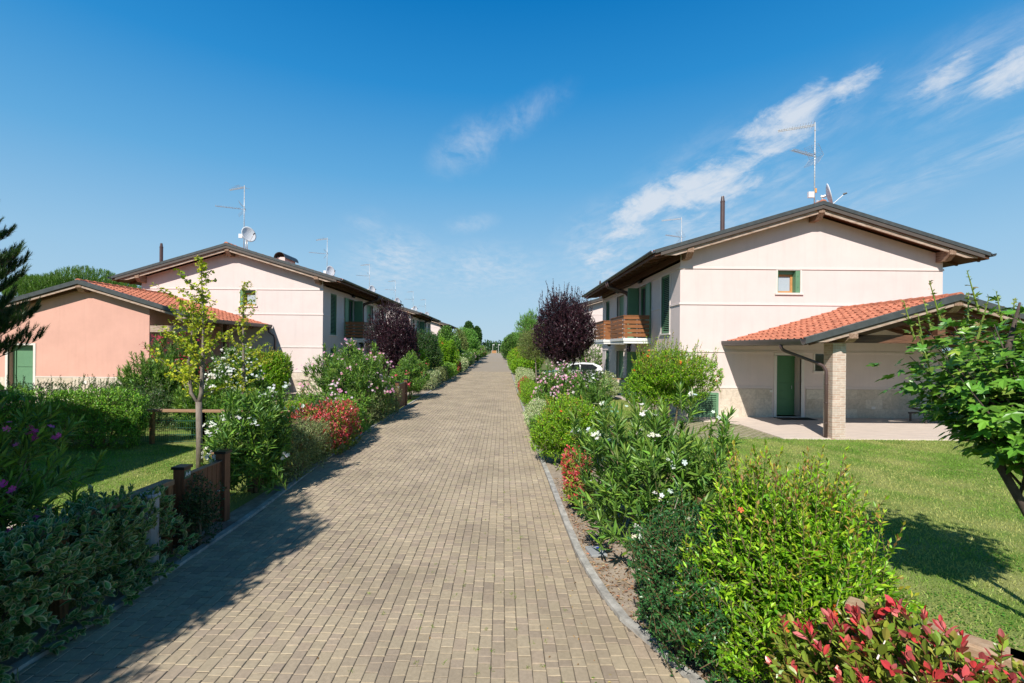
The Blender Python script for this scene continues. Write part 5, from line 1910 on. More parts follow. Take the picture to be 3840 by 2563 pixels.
def maple(label, loc, crown_c, crown_r, seed):
    rng = np.random.default_rng(seed)
    root = thing('maple_tree', label, 'tree', loc)
    c = np.array(crown_c) - np.array(loc)
    mb = MB()
    mb.tube([(0, 0, -.05), (-.14, .10, .5), (-.42, .26, 1.1), (-.70, .28, 1.6), tuple(c + np.array([-.25, 0, .1])), tuple(c + np.array([-.15, 0, .5]))], [.050, .042, .036, .032, .024, .008], 9)
    mb.tube([(-.02, .02, .3), (.02, .16, .9), (-.05, .2, 1.5), (-.2, .2, 2.1)], [.040, .034, .026, .010], 8)
    n = 400
    E, d, rho = crown_points(rng, n, c, np.array(crown_r), .7, .16, 2.0, -.85)
    st = c * np.array([.75, .75, .55]) + rng.normal(0, .08, (n, 3))
    A = st + (E - st) * .35
    for i in range(0, n, 5):
        mb.tube([st[i], (st[i] + E[i]) / 2 + np.array([0, 0, .05]), E[i]], [.013, .009, .003], 5)
    mb.build('trunk', M_BARK_DK, root, smooth=True)
    P, D, N, sz, t = leaves_on(rng, A, E, 8, .185, alpha=70, tip_alpha=45, spread=.35, upright=1.3)
    D[:, 2] -= .25
    C = pick(rng, [(.10, .24, .028, 4), (.15, .31, .035, 3), (.24, .36, .05, 1)], len(P), .18)
    parts = [stamp(T_MAPLE, P, D, N, sz, 1.0, C)]
    # upright leading shoots with small young leaves
    tips = []
    for q in range(9):
        a = rng.uniform(0, 2 * PI); r = rng.uniform(.2, .95)
        b = c + np.array([math.cos(a) * crown_r[0] * r, math.sin(a) * crown_r[1] * r, crown_r[2] * (1 - r * r) ** .5 * .6])
        tips.append((b, b + np.array([rng.normal(0, .07), rng.normal(0, .07), rng.uniform(.2, .32)])))
    for b in ((-.95, .1, .18), (-.82, .0, .34), (-.55, -.05, .42), (-.9, .0, -.1)):
        b = c + np.array(b); tips.append((b, b + np.array([-.10, 0, .34])))
    TA = np.array([t_[0] for t_ in tips]); TB = np.array([t_[1] for t_ in tips])
    parts.append(tubes(TA, TB, .008, .003, (.22, .30, .05), rng, 5))
    P, D, N, sz, t = leaves_on(rng, TA, TB, 12, .052, alpha=60, tip_alpha=30, spread=.5, upright=.4)
    parts.append(stamp(T_MAPLE, P, D, N, sz, 1.0, pick(rng, [(.22, .28, .05, 3), (.20, .16, .05, 1)], len(P))))
    P, D, N, sz, t = leaves_on(rng, TA - np.array([0, 0, .25]), TA + (TB - TA) * .4, 5, .12, alpha=70, tip_alpha=45, spread=.4, upright=1.0)
    parts.append(stamp(T_MAPLE, P, D, N, sz, 1.0, pick(rng, [(.085, .18, .025, 3), (.14, .23, .035, 1)], len(P))))
    link('crown', mesh_of('crown', parts, GLOSSY_LEAF), root)
    return root


def pine(label, loc, H, R, seed):
    """long-needled pine: whorled limbs carrying upturned needle brushes"""
    rng = np.random.default_rng(seed)
    root = thing('pine_tree', label, 'tree', loc)
    mb = MB()
    mb.tube([(0, 0, -.1), (.05, 0, H * .4), (0, .05, H * .75), (0, 0, H)], [.17, .14, .08, .02], 10)
    A, B = [], []
    for z in np.arange(1.5, H - .2, .34):
        f = (z - 1.5) / (H - 1.7)
        for k in range(9):
            a = rng.uniform(0, 2 * PI)
            L = R * (1 - .72 * f ** 1.4) * rng.uniform(.75, 1.08)
            bp = branch_path(rng, (0, 0, z), (math.cos(a), math.sin(a), .30 + .45 * f), L, 6, .06, .07)
            mb.tube(bp, [.035, .028, .022, .017, .012, .008, .005], 5)
            for q in np.arange(.36, 1.02, .07):
                i = min(int(q * 6), 5); fr = q * 6 - i
                pnt = bp[i] * (1 - fr) + bp[i + 1] * fr
                dr = bp[i + 1] - bp[i]; dr /= np.linalg.norm(dr)
                for m_ in range(4 if q < .95 else 5):
                    sd = np.cross(dr, (0, 0, 1.)); sd /= np.linalg.norm(sd)
                    v = dr * rng.uniform(.4, .9) + sd * rng.uniform(-.8, .8) + np.array([0, 0, rng.uniform(.5, 1.5)])
                    v /= np.linalg.norm(v)
                    A.append(pnt); B.append(pnt + v * rng.uniform(.25, .50))
    mb.build('trunk', M_BARK_DK, root, smooth=True)
    A, B = np.array(A), np.array(B)
    per = 50
    P, D, N, sz, t = leaves_on(rng, A, B, per, .155, alpha=40, tip_alpha=22, spread=.12)
    new = np.repeat(rng.random(len(A)) < .10, per)
    C = pick(rng, [(.04, .095, .028, 3), (.06, .13, .03, 2)], len(P), .2)
    C[new] = pick(rng, [(.13, .22, .03, 1)], int(new.sum()), .2)
    tri = T([(-.5, 0, 0), (.5, 0, 0), (0, 1, 0)], [(0, 1, 2)])
    parts = [stamp(tri, P, D, N, sz, .11, C), tubes(A, B, .006, .003, (.12, .09, .05), rng)]
    link('crown', mesh_of('crown', parts, LEAF), root)
    return root


def umbrella_pine(label, loc, H, R, seed):
    rng = np.random.default_rng(seed)
    root = thing('umbrella_pine', label, 'tree', loc)
    n = 5200
    E, d, rho = crown_points(rng, n, np.array([0, 0, H - 1.7]), np.array([R, R, 1.7]), .5, .20, 2.0, -.35, 4.0)
    A = E - norm(d * .4 + np.array([0, 0, 1.])) * .34
    P, D, N, sz, t = leaves_on(rng, A, E, 13, .26, alpha=40, tip_alpha=15, spread=.2)
    C = pick(rng, [(.11, .22, .03, 3), (.15, .28, .035, 2), (.07, .15, .025, 1)], len(P), .2)
    link('crown', mesh_of('crown', [stamp(T_QUAD, P, D, N, sz, .14, C)], LEAF), root)
    mb = MB(); mb.tube([(0, 0, -.1), (.1, 0, H * .4), (0, 0, H - 2.2)], [.26, .22, .18], 10)
    for k in range(8):
        a = 2 * PI * k / 8
        mb.tube([(0, 0, H - 3.4), (math.cos(a) * R * .35, math.sin(a) * R * .35, H - 2.4), (math.cos(a) * R * .75, math.sin(a) * R * .75, H - 1.6)], [.12, .08, .03], 6)
    mb.build('trunk', M_BARK_DK, root, smooth=True)
    return root


def grass(name, poly_y, xl, xr_, density, seed, h=.036, w=.010):
    """short mown blades over a lawn"""
    rng = np.random.default_rng(seed)
    y0, y1 = poly_y
    xa, xb = min(xl(y0), xl(y1)), max(xr_(y0), xr_(y1))
    n = int(density * (y1 - y0) * (xb - xa))
    y = rng.uniform(y0, y1, n); x = rng.uniform(xa, xb, n)
    ok = np.array([xl(b) <= a <= xr_(b) for a, b in zip(x, y)])
    x, y = x[ok], y[ok]; n = len(x)
    pt = np.sin(x * 1.7 + 1.3 * np.sin(y * .9)) * np.cos(y * 1.3 + .8 * np.sin(x * 1.1)) + .6 * np.sin(x * 4.1 + y * 3.3)
    pt = pt + .9 * np.sin(x * .55 + 1.1) * np.sin(y * .47 + .6)
    dry = 1 / (1 + np.exp(-2.6 * (pt + rng.normal(0, .6, n) - .15)))
    P = np.stack([x, y, np.full(n, -.004)], 1)
    D = norm(np.concatenate([rng.normal(0, .55, (n, 2)), np.ones((n, 1))], 1))
    N = norm(rng.normal(0, 1, (n, 3)) + np.array([0, 0, .2]))
    C = np.array([(.20, .36, .045)]) * (1 - dry[:, None]) + np.array([(.46, .46, .16)]) * dry[:, None]
    C = np.clip(C * (1 + .22 * rng.normal(0, 1, (n, 1))), .01, 1)
    tri = T([(-.5, 0, 0), (.5, 0, 0), (.1, 1, .1)], [(0, 1, 2)])
    cl = (np.sin(x * 2.3 + 2 * np.sin(y * 1.1)) + np.sin(y * 2.9 + 1.7 * np.sin(x * 1.9))) > 1.05
    cl &= rng.random(n) < .55
    Pc = P[cl] + np.array([0, 0, .018]); m = len(Pc)
    Dc = norm(np.concatenate([rng.normal(0, 1, (m, 2)), rng.normal(.1, .2, (m, 1))], 1)); Nc = norm(np.array([0, 0, 1.]) + rng.normal(0, .4, (m, 3)))
    clover = stamp(T_QUAD, Pc, Dc, Nc, rng.uniform(.014, .03, m), .8, pick(rng, [(.10, .27, .03, 2), (.16, .33, .04, 1)], m, .2))
    o = link(name, mesh_of(name, [stamp(tri, P, D, N, h * rng.uniform(.6, 1.5, n), w / h, C), clover], TURF))
    return tag(o, kind='stuff')
# ------------------------------------------------------------------ planting: right of the lane, near to far
GH = 'hedge sections along the lane'
GO = 'flowering oleanders'
GP = 'pomegranate shrubs'
plant('photinia_shrub', 'red-tipped glossy shrub with broad leaves in the lower right corner', 'shrub', 'photinia', (2.20, 2.18, 0), .80, .34, 1.13, 420, 11, rz=-.76, newf=.36, stems=6, leaf_scale=1.02, shoots=14, shoot_len=.12, p=2.6, shell=.6, per=10)
plant('pomegranate_shrub', 'big bright yellow-green pomegranate bush in front of the right lawn', 'shrub', 'pomegranate', (2.12, 3.42, 0), .56, .54, 1.56, 1150, 12, z0=.05, cone=.7, group=GP, newf=.10, shoots=170, shoot_len=.34, lump=.30, flowers=ORANGE, fn=9, fk=1.3, fsize=.026, fspread=.03, stems=8)
plant('holly_shrub', 'low dark glossy holly at the kerb under the yellow-green bush', 'shrub', 'holly', (1.52, 3.85, 0), .38, .78, .98, 800, 13, z0=.04, lump=.35, cone=.3, shoots=12, shoot_len=.16)
plant('oleander_shrub', 'large white oleander with long dark leaves beside the right kerb', 'shrub', 'oleander', (1.86, 5.7, 0), 1.0, 1.0, 1.74, 155, 14, z0=.06, group=GO, flowers=WHITE, fn=30, fk=4.5, fsize=.034, fspread=.05, shoots=46, shoot_len=.30, stems=11, newf=.06)
plant('photinia_shrub', 'narrow coral-red leaved shrub between the kerb and the white oleander', 'shrub', 'photinia', (1.16, 7.35, 0), .24, .72, .95, 190, 15, newf=.85, shoots=8, shoot_len=.16, leaf_scale=.95)
plant('pomegranate_shrub', 'rounded yellow-green bush at the kerb behind the coral-red shrub', 'shrub', 'pomegranate', (1.46, 10.1, 0), .70, .85, 1.40, 1250, 16, z0=.05, group=GP, newf=.12, flowers=ORANGE, fn=5, fk=1.5, fsize=.03, fspread=.03, shoots=25, shoot_len=.2)
plant('oleander_shrub', 'small dark oleander with two white blooms at the kerb edge', 'shrub', 'oleander', (1.10, 12.2, 0), .35, .5, .75, 43, 17, group=GO, flowers=WHITE, fn=3, fk=3, fsize=.038)
plant('oleander_shrub', 'white oleander beside the lawn, right of the pink one', 'shrub', 'oleander', (2.55, 13.6, 0), .55, .6, 1.65, 74, 18, group=GO, flowers=WHITE, fn=13, fk=5, fsize=.042, shoots=10)
plant('variegated_shrub', 'pale cream-edged shrub spilling onto the right kerb', 'shrub', 'variegated_far', (1.15, 14.8, 0), .42, 2.3, .92, 900, 19, z0=.03, lump=.3, shoots=12, shoot_len=.15)
plant('oleander_shrub', 'pink oleander covered in blossom by the right kerb', 'shrub', 'oleander', (1.95, 16.4, 0), .98, 1.1, 1.80, 186, 20, group=GO, flowers=PINK, fn=70, fk=5, fsize=.046, fspread=.09, shoots=18, stems=9, fside=(0, -1, .3))
plant('clipped_hedge', 'low yellowish clipped hedge behind the pale kerb shrub', 'hedge', 'pomegranate', (1.2, 20.5, 0), .42, 1.6, 1.0, 420, 21, group=GH, p=4)
plant('photinia_hedge', 'slim crimson-leaved hedge at the right kerb past the pink oleander', 'hedge', 'photinia', (1.10, 23.4, 0), .30, 1.7, 1.02, 420, 22, group=GH, newf=.95, p=4)
plant('variegated_hedge', 'pale variegated hedge before the small post on the right kerb', 'hedge', 'variegated_far', (1.35, 29.0, 0), .55, 3.2, 1.15, 900, 23, group=GH, p=4, leaf_scale=1.2)
plant('plum_tree', 'dark purple-leaved plum tree beside the right house balconies', 'tree', 'plum', (2.75, 20.6, 0), 1.26, 1.26, 4.75, 1300, 24, z0=1.85, group='purple plum trees', trunk=(1.5, .075, M_BARK_DK), shoots=90, shoot_len=.75, shell=.62, lump=.15, zmin=-.95)
plant('pomegranate_tree', 'bushy pomegranate tree with orange flowers in front of the right house corner', 'tree', 'pomegranate', (5.3, 15.2, 0), 1.52, 1.25, 2.42, 1350, 25, z0=.62, group=GP, newf=.10, shoots=170, shoot_len=.55, flowers=ORANGE, fn=34, fk=2, fsize=.045, fspread=.04, leaf_scale=1.35, stems=7, zmin=-.95, lump=.34)
plant('pittosporum_hedge', 'rounded pale green hedge in front of the white car', 'hedge', 'variegated_far', (4.1, 22.6, 0), 1.55, .6, 1.48, 950, 26, leaf_scale=1.1, p=3, lump=.18)
plant('pomegranate_shrub', 'tall yellow-green bush at the right kerb beyond the small gate post', 'shrub', 'pomegranate', (1.85, 35.5, 0), 1.0, 1.6, 2.45, 1100, 27, group=GP, flowers=ORANGE, fn=6, fk=2, fsize=.05, leaf_scale=1.9, newf=.1)
plant('pomegranate_shrub', 'farther yellow-green bush at the right kerb under the round green tree', 'shrub', 'pomegranate', (1.95, 44.0, 0), 1.2, 3.0, 2.7, 1100, 28, group=GP, leaf_scale=2.2, newf=.3)
plant('olive_green_tree', 'thin-trunked olive green tree left of the right purple plum', 'tree', 'olive_tree', (2.2, 30.5, 0), .95, .95, 4.0, 900, 29, z0=1.5, trunk=(1.6, .05, M_BARK), shoots=40, leaf_scale=1.4)
plant('light_green_tree', 'feathery light green tree rising above the right hedge', 'tree', 'willowy', (2.75, 47, 0), 1.35, 1.35, 6.2, 800, 30, z0=1.8, trunk=(2.0, .09, M_BARK), shoots=40, shoot_len=.6, leaf_scale=1.5)
plant('round_green_tree', 'round bushy green tree at the right side of the far lane', 'tree', 'green_tree', (1.9, 78, 0), 2.1, 2.4, 4.9, 1100, 31, z0=.6, trunk=(1.2, .1, M_BARK), leaf_scale=2.0)
plant('dark_hedge', 'dark green low hedge below the round tree at the far right', 'hedge', 'privet', (1.2, 98, 0), 1.3, 5, 1.6, 500, 32, group=GH, leaf_scale=4, p=3)
plant('green_tree', 'second round green tree at the far right, behind the first', 'tree', 'green_tree', (2.6, 112, 0), 2.4, 2.4, 6.0, 800, 33, z0=.6, trunk=(1.2, .1, M_BARK), leaf_scale=2.6)
plant('pale_oleander', 'pinkish oleander behind the white car, beside the right house', 'shrub', 'oleander', (7.4, 39.0, 0), 1.7, 1.0, 3.0, 186, 34, group=GO, flowers=PINK, fn=40, fk=4, fsize=.05)
maple('young maple with big lobed leaves at the right edge of the lawn', (4.92, 3.72, 0), (4.52, 3.95, 2.42), (1.10, .85, .62), 35)
plant('plum_tree', 'dark purple plum top showing behind the porch roof at the far right', 'tree', 'plum', (21.6, 19.6, 0), 1.5, 1.3, 4.1, 700, 36, z0=1.2, group='purple plum trees', trunk=(1.4, .07, M_BARK_DK), shoots=40, shoot_len=.6)

# ------------------------------------------------------------------ left of the lane
plant('variegated_hedge', 'dark green hedge with cream-edged leaves in the near left shade', 'hedge', 'variegated', (-4.06, 3.5, 0), .50, 1.95, .93, 620, 41, z0=.03, group=GH, p=6, lump=.12, shoots=22, shoot_len=.16, leaf_scale=1.12, shell=.45)
plant('oleander_shrub', 'magenta oleander in deep shade at the left edge', 'shrub', 'oleander', (-5.2, 4.6, 0), .66, .75, 1.85, 105, 42, z0=.05, group=GO, flowers=MAGENTA, fn=26, fk=7, fsize=.036, shoots=14, stems=8)
plant('ivy_bush', 'small dark bush at the foot of the numbered gate post', 'shrub', 'ivy', (-3.76, 5.78, 0), .20, .26, .84, 170, 43, z0=.02, p=3)
plant('oleander_shrub', 'white oleander behind the brown numbered gate', 'shrub', 'oleander', (-4.22, 8.0, 0), .48, 1.05, 1.74, 161, 44, z0=.04, group=GO, flowers=WHITE, fn=20, fk=8, fsize=.036, fspread=.06, shoots=14, stems=8)
plant('clipped_hedge', 'clipped grey-green hedge section right after the numbered gate', 'hedge', 'clipped', (-4.08, 9.25, 0), .44, 1.15, .93, 950, 45, z0=.02, group=GH, p=5, lump=.06)
plant('photinia_hedge', 'bright red-leaved hedge on the left kerb', 'hedge', 'photinia', (-4.18, 11.1, 0), .56, 1.05, 1.02, 560, 46, z0=.03, group=GH, newf=1.0, p=4, shoots=24, shoot_len=.12)
plant('privet_hedge', 'loose green hedge between the red hedge and the pink oleander', 'hedge', 'laurel', (-4.3, 12.9, 0), .45, .9, 1.05, 300, 47, group=GH, p=3, shoots=14, shoot_len=.2)
plant('oleander_shrub', 'big pink oleander leaning over the left hedge', 'shrub', 'oleander', (-4.95, 15.2, 0), 1.22, 1.35, 2.28, 260, 48, z0=.2, group=GO, flowers=PINK, fn=60, fk=8, fsize=.046, fspread=.10, shoots=26, shoot_len=.3, stems=9, newf=.1)
plant('clipped_hedge', 'dark clipped hedge below the big pink oleander, by the second gate', 'hedge', 'clipped', (-4.2, 16.1, 0), .42, 1.75, 1.10, 800, 49, z0=.02, group=GH, p=5, lump=.05)
plant('oleander_shrub', 'brownish-green oleander behind the second gate, past the pink one', 'shrub', 'oleander', (-6.1, 19.8, 0), 1.2, 1.2, 2.35, 186, 50, group=GO, flowers=PINK, fn=14, fk=3, fsize=.04, newf=.5)
plant('oleander_shrub', 'green oleander with red flowers after the second gate', 'shrub', 'oleander', (-4.55, 22.3, 0), .85, 1.5, 2.05, 210, 51, z0=.05, group=GO, flowers=RED, fn=11, fk=6, fsize=.045, shoots=12)
plant('plum_tree', 'purple plum tree in front of the left house wall', 'tree', 'plum', (-6.15, 26.6, 0), 1.35, 1.35, 4.45, 1500, 52, z0=.9, group='purple plum trees', trunk=(1.2, .07, M_BARK_DK), shoots=50, shoot_len=.6, shell=.6, zmin=-.95)
plant('pomegranate_shrub', 'yellow-green bush at the foot of the left purple plum', 'shrub', 'pomegranate', (-5.3, 28.0, 0), .8, .8, 2.35, 520, 53, group=GP, leaf_scale=1.8)
plant('dark_green_tree', 'dense dark green bushy tree past the left purple plum', 'tree', 'dark_tree', (-5.3, 32.0, 0), 1.2, 1.4, 3.55, 1300, 54, z0=.3, trunk=(.8, .06, M_BARK_DK))
plant('pomegranate_tree', 'tall yellow-green pomegranate past the dark bushy tree on the left', 'tree', 'pomegranate', (-5.2, 41.0, 0), 1.15, 1.6, 3.3, 1100, 55, group=GP, leaf_scale=2.0, flowers=ORANGE, fn=6, fk=2, fsize=.06)
plant('clipped_hedge', 'variegated clipped hedge block after the red-flowered oleander', 'hedge', 'variegated_far', (-4.4, 28.2, 0), .5, 2.0, 1.12, 650, 56, z0=.02, group=GH, p=5, lump=.04)
plant('clipped_hedge', 'dark-sided clipped hedge block next to the variegated one', 'hedge', 'clipped', (-4.4, 32.3, 0), .5, 1.8, 1.15, 560, 57, z0=.02, group=GH, p=5, lump=.04, leaf_scale=1.4)
plant('privet_hedge', 'rounded green hedge bulging over the left kerb in mid distance', 'hedge', 'laurel', (-4.35, 37.0, 0), .6, 2.4, 1.25, 420, 58, group=GH, p=3, leaf_scale=1.5)
plant('photinia_hedge', 'small red hedge patch far down the left kerb', 'hedge', 'photinia', (-4.3, 42.0, 0), .5, 1.5, 1.25, 300, 59, group=GH, newf=1.0, p=3, leaf_scale=1.6)
plant('variegated_hedge', 'pale variegated hedge far down the left kerb, past the small red patch', 'hedge', 'variegated_far', (-4.35, 48.0, 0), .55, 4.0, 1.35, 520, 60, group=GH, p=4, leaf_scale=2.0)
plant('oleander_shrub', 'white-flowered oleander far down the left side', 'shrub', 'oleander', (-5.0, 56.0, 0), 1.2, 2.4, 2.2, 186, 61, group=GO, flowers=WHITE, fn=30, fk=6, fsize=.06, leaf_scale=1.8)
plant('oleander_shrub', 'pink oleander above the pale hedge far down the left side', 'shrub', 'oleander', (-5.6, 47.5, 0), 1.1, 1.6, 2.4, 161, 62, group=GO, flowers=PINK, fn=24, fk=5, fsize=.055, leaf_scale=1.6)
plant('dark_hedge', 'dark hedge at the left kerb before the farthest oleanders', 'hedge', 'privet', (-4.4, 62.0, 0), .6, 7.5, 1.5, 600, 63, group=GH, p=4, leaf_scale=2.8)
for i, (x, y, rx, h, seed, sp, lab) in enumerate([
        (-6.6, 54.0, 1.6, 4.3, 70, 'green_tree', 'bushy mid-green tree in front of the second left house'),
        (-6.9, 64.0, 1.9, 4.6, 71, 'olive_tree', 'yellowish green tree in front of the farthest left house'),
        (-6.0, 74.0, 2.2, 5.6, 72, 'willowy', 'tall light green tree just past the farthest left house'),
        (-5.9, 83.0, 1.6, 3.8, 73, 'dark_tree', 'dark rounded tree over the far left oleanders'),
        (-7.5, 96.0, 2.8, 5.2, 74, 'green_tree', 'broad green tree beyond the dark rounded one on the left')]):
    plant('garden_tree', lab, 'tree', sp, (x, y, 0), rx, rx, h, 800, seed, z0=.5, trunk=(.9, .09, M_BARK), leaf_scale=2.4 if sp != 'olive_tree' else 3.2, group='garden trees far down the left side')
for i, (x, y, fl, lab) in enumerate([(-5.2, 78, PINK, 'pink-flowered oleander hedge beside the far left kerb, nearest part'), (-5.5, 100, RED, 'reddish oleander clump far down the left kerb'), (-6.0, 125, PINK, 'last pale pink oleander clump before the far timber gate')]):
    plant('oleander_hedge', lab, 'hedge', 'oleander', (x, y, 0), 1.2, 8.5, 2.5, 260, 80 + i, group=GO, flowers=fl, fn=70, fk=6, fsize=.09, fspread=.18, leaf_scale=2.6, p=3)

# garden between the left fence and the garage
ginkgo('young ginkgo with a forked pale trunk behind the numbered gate', (-5.93, 9.15, 0), 4.15, 1.6, 90, 1.38)
ginkgo('smaller straight ginkgo in front of the left house wall', (-7.85, 14.1, 0), 4.35, 1.25, 91, 0)
plant('laurel_hedge', 'leafy green laurel hedge on the left lawn, half in shade', 'hedge', 'laurel', (-9.75, 11.25, 0), 1.15, .42, 1.42, 700, 92, z0=.03, group=GH, p=3.2, lump=.16, shoots=40, shoot_len=.18)
plant('laurel_hedge', 'dark shaded end of the laurel hedge at the left edge', 'hedge', 'laurel', (-12.1, 11.25, 0), 1.25, .42, 1.40, 600, 93, z0=.03, group=GH, p=3.2, lump=.16, shoots=30, shoot_len=.18)
plant('photinia_hedge', 'brownish-tipped loose hedge below the salmon garage wall', 'hedge', 'privet', (-12.4, 13.4, 0), 3.2, .5, 1.40, 900, 94, group=GH, p=3, lump=.14, shoots=110, shoot_len=.32, leaf_scale=1.3)
plant('oleander_shrub', 'sparse pale oleander at the corner of the salmon garage', 'shrub', 'oleander', (-11.0, 14.6, 0), .95, .9, 2.15, 161, 95, group=GO, newf=.5, flowers=PINK, fn=8, fk=2, fsize=.03, shoots=30)
plant('oleander_shrub', 'crimson-flowered oleander behind the forked ginkgo', 'shrub', 'oleander', (-10.8, 15.6, 0), 1.0, .8, 2.65, 148, 96, group=GO, flowers=CRIMSON, fn=60, fk=7, fsize=.046, fspread=.10, fside=(0, -1, .5), shoots=10)
plant('oleander_shrub', 'dense white oleander in front of the garage side bay', 'shrub', 'oleander', (-8.95, 15.6, 0), .95, .95, 2.40, 223, 97, group=GO, flowers=WHITE, fn=56, fk=8, fsize=.046, fspread=.10, fside=(0, -1, .5), shoots=12)
plant('pomegranate_shrub', 'yellow-green bush standing against the left house gable', 'shrub', 'pomegranate', (-10.9, 21.2, 0), 1.12, 1.0, 2.35, 1500, 98, z0=.2, group=GP, newf=.28, shoots=60, shoot_len=.35, leaf_scale=1.5, flowers=ORANGE, fn=4, fk=1, fsize=.03)
for i, (x, y, rx, h, sp, lab) in enumerate([
        (-8.3, 12.7, .62, 1.30, 'oleander', 'low oleander seen through the wire of the left fence'),
        (-7.0, 12.6, .65, 1.15, 'laurel', 'bright low bush behind the fence left of the ginkgo trunk'),
        (-5.9, 12.7, .7, 1.02, 'pomegranate', 'low yellow-green bush behind the fence by the white oleander'),
        (-4.95, 13.0, .6, 1.05, 'privet', 'low dark bush behind the fence beside the red hedge'),
        (-5.9, 14.4, .8, .95, 'laurel', 'low sprawling green bush in front of the left grass paving')]):
    plant('low_bush', lab, 'shrub', sp, (x, y, 0), rx, .5, h, {'oleander': 130, 'laurel': 220, 'pomegranate': 420, 'privet': 380}[sp], 100 + i, group='low bushes behind the left fence', shoots=18, shoot_len=.25, newf=.2)
pine('dark long-needled pine reaching in at the left edge', (-15.75, 12.6, 0), 9.4, 2.7, 110)
umbrella_pine('broad umbrella pine crown behind the salmon garage', (-38.6, 42, 0), 8.9, 4.4, 111)
# trees standing beside the viewer whose shade falls on the near lane
plant('shade_tree', 'leafy tree beside the viewer on the left, shading the hedge', 'tree', 'green_tree', (-5.45, 1.1, 0), 1.60, 1.45, 5.2, 2400, 112, z0=1.0, trunk=(1.2, .08, M_BARK), group='trees beside the viewer')
plant('shade_tree', 'second leafy tree behind the viewer on the left', 'tree', 'green_tree', (-5.5, -1.7, 0), 1.7, 1.6, 5.4, 2000, 113, z0=1.0, trunk=(1.2, .08, M_BARK), group='trees beside the viewer')

plant('shade_tree', 'leafy tree beside the viewer on the left, nearest the numbered gate', 'tree', 'green_tree', (-5.75, 3.05, 0), 1.2, 1.1, 4.5, 1100, 114, z0=1.2, trunk=(1.2, .08, M_BARK), group='trees beside the viewer')

# ------------------------------------------------------------------ far skyline
for i, (x, y, h, r_) in enumerate([(-18.6, 250, 17.0, 2.9), (-14.2, 252, 13.6, 2.6), (-16.2, 256, 13.2, 2.5)]):
    plant('poplar_tree', ['tallest dark poplar on the skyline left of the lane end', 'right-hand dark poplar on the skyline', 'shorter dark poplar between the other two'][i], 'tree', 'dark_tree', (x, y, 0), r_, r_, h, 700, 120 + i, z0=1.5, trunk=(2.5, .25, M_BARK), leaf_scale=9, group='dark poplars on the skyline', twigs=False, lump=.1)


def far_wood():
    rng = np.random.default_rng(130)
    parts = []
    for i in range(170):
        x = rng.uniform(-260, 300); y = rng.uniform(228, 300); h = rng.uniform(5.5, 8.5) * (1 + .12 * math.sin(x * .3)); r = rng.uniform(2.5, 5)
        if -12 < x < 6:
            h *= .92
        E, d, rho = crown_points(rng, 260, np.array([x, y, h * .5]), np.array([r, r, h * .5]), .5, .3, 2.0, -.9)
        D = norm(d + np.array([0, 0, .5]) + rng.normal(0, .4, d.shape)); N = norm(d + np.array([0, -.4, .6]) + rng.normal(0, .4, d.shape))
        C = pick(rng, [(.035, .085, .025, 3), (.05, .11, .03, 2)], len(E), .25)
        parts.append(stamp(T_QUAD, E, D, N, 1.1 * rng.uniform(.6, 1.2, len(E)), .6, C))
    o = link('treeline', mesh_of('treeline', parts, LEAF))
    tag(o, 'far dark green wood along the horizon', 'wood', kind='stuff')


far_wood()

# ------------------------------------------------------------------ turf blades and bed litter
grass('grass', (2.6, 13.3), lambda y: 2.3, lambda y: min(13.5, 1.15 * y + .8), 1350, 140)
grass('grass', (5.0, 11.6), lambda y: -min(12.6, 1.1 * y + .3), lambda y: -4.2, 1300, 141)
grass('grass', (13.3, 23.0), lambda y: 2.3, lambda y: 4.6 if y < 17 else 5.4, 450, 142, h=.045, w=.016)


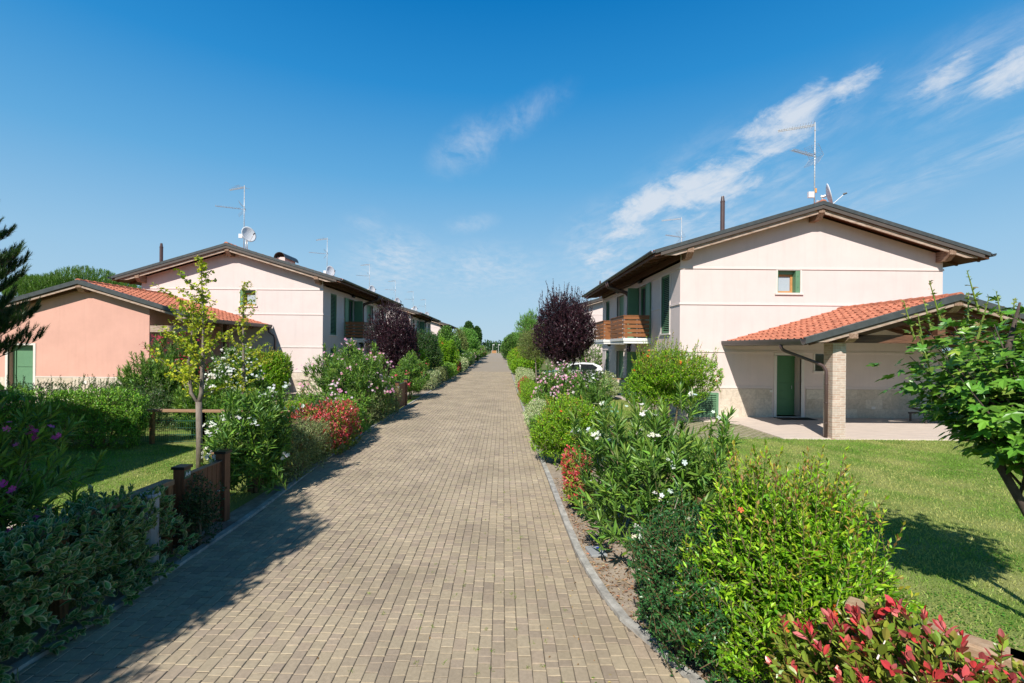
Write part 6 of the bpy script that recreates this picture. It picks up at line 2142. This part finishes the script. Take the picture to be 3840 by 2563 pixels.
def litter():
    rng = np.random.default_rng(150)
    n = 2600
    y = rng.uniform(2.8, 9.0, n)
    kx = np.interp(y, [p[1] for p in sorted(KR, key=lambda q: q[1])], [p[0] for p in sorted(KR, key=lambda q: q[1])])
    x = kx + .10 + np.abs(rng.normal(0, .35, n))
    P = np.stack([x, y, rng.uniform(-.004, .01, n)], 1)
    D = norm(np.concatenate([rng.normal(0, 1, (n, 2)), rng.normal(0, .15, (n, 1))], 1)); N = norm(np.array([0, 0, 1.]) + rng.normal(0, .35, (n, 3)))
    C = pick(rng, [(.30, .18, .09, 3), (.38, .28, .17, 3), (.16, .09, .05, 2), (.42, .16, .07, 1)], n, .25)
    parts = [stamp(T_FOLD, P, D, N, rng.uniform(.02, .065, n), .3, C)]
    # a few fallen leaves and weeds in the joints on the lane
    m = 220
    yy = rng.uniform(2.6, 16, m); xx = np.where(rng.random(m) < .6, .86 - np.abs(rng.normal(0, .25, m)), rng.uniform(-2.6, .7, m))
    P = np.stack([xx, yy, np.full(m, .006)], 1)
    D = norm(np.concatenate([rng.normal(0, 1, (m, 2)), rng.normal(0, .1, (m, 1))], 1)); N = norm(np.array([0, 0, 1.]) + rng.normal(0, .3, (m, 3)))
    parts.append(stamp(T_FOLD, P, D, N, rng.uniform(.015, .035, m), .4, pick(rng, [(.55, .42, .14, 2), (.40, .22, .08, 2), (.12, .2, .03, 1)], m, .2)))
    o = link('leaf_litter', mesh_of('leaf_litter', parts, LITTER))
    tag(o, 'dry brown leaf litter scattered over the soil by the right kerb', 'litter', kind='stuff')


litter()


def joint_weeds():
    rng = np.random.default_rng(160)
    m = 60
    xx = rng.uniform(-1.6, .9, m) * rng.uniform(.3, 1, m); yy = 3.0 + rng.gamma(1.5, 1.2, m)
    P = np.repeat(np.stack([xx, yy, np.full(m, -.004)], 1), 14, 0) + rng.normal(0, .012, (m * 14, 3)) * np.array([1, 1, 0])
    D = norm(rng.normal(0, .8, P.shape) * np.array([1, 1, 0]) + np.array([0, 0, 1.])); N = norm(rng.normal(0, 1, P.shape))
    C = pick(rng, [(.20, .34, .05, 2), (.34, .40, .10, 1)], len(P), .2)
    tri = T([(-.5, 0, 0), (.5, 0, 0), (.1, 1, .1)], [(0, 1, 2)])
    o = link('joint_weeds', mesh_of('joint_weeds', [stamp(tri, P, D, N, rng.uniform(.012, .035, len(P)), .16, C)], TURF))
    tag(o, 'tiny green weeds growing in the joints of the near paving', 'weeds', kind='stuff')


joint_weeds()
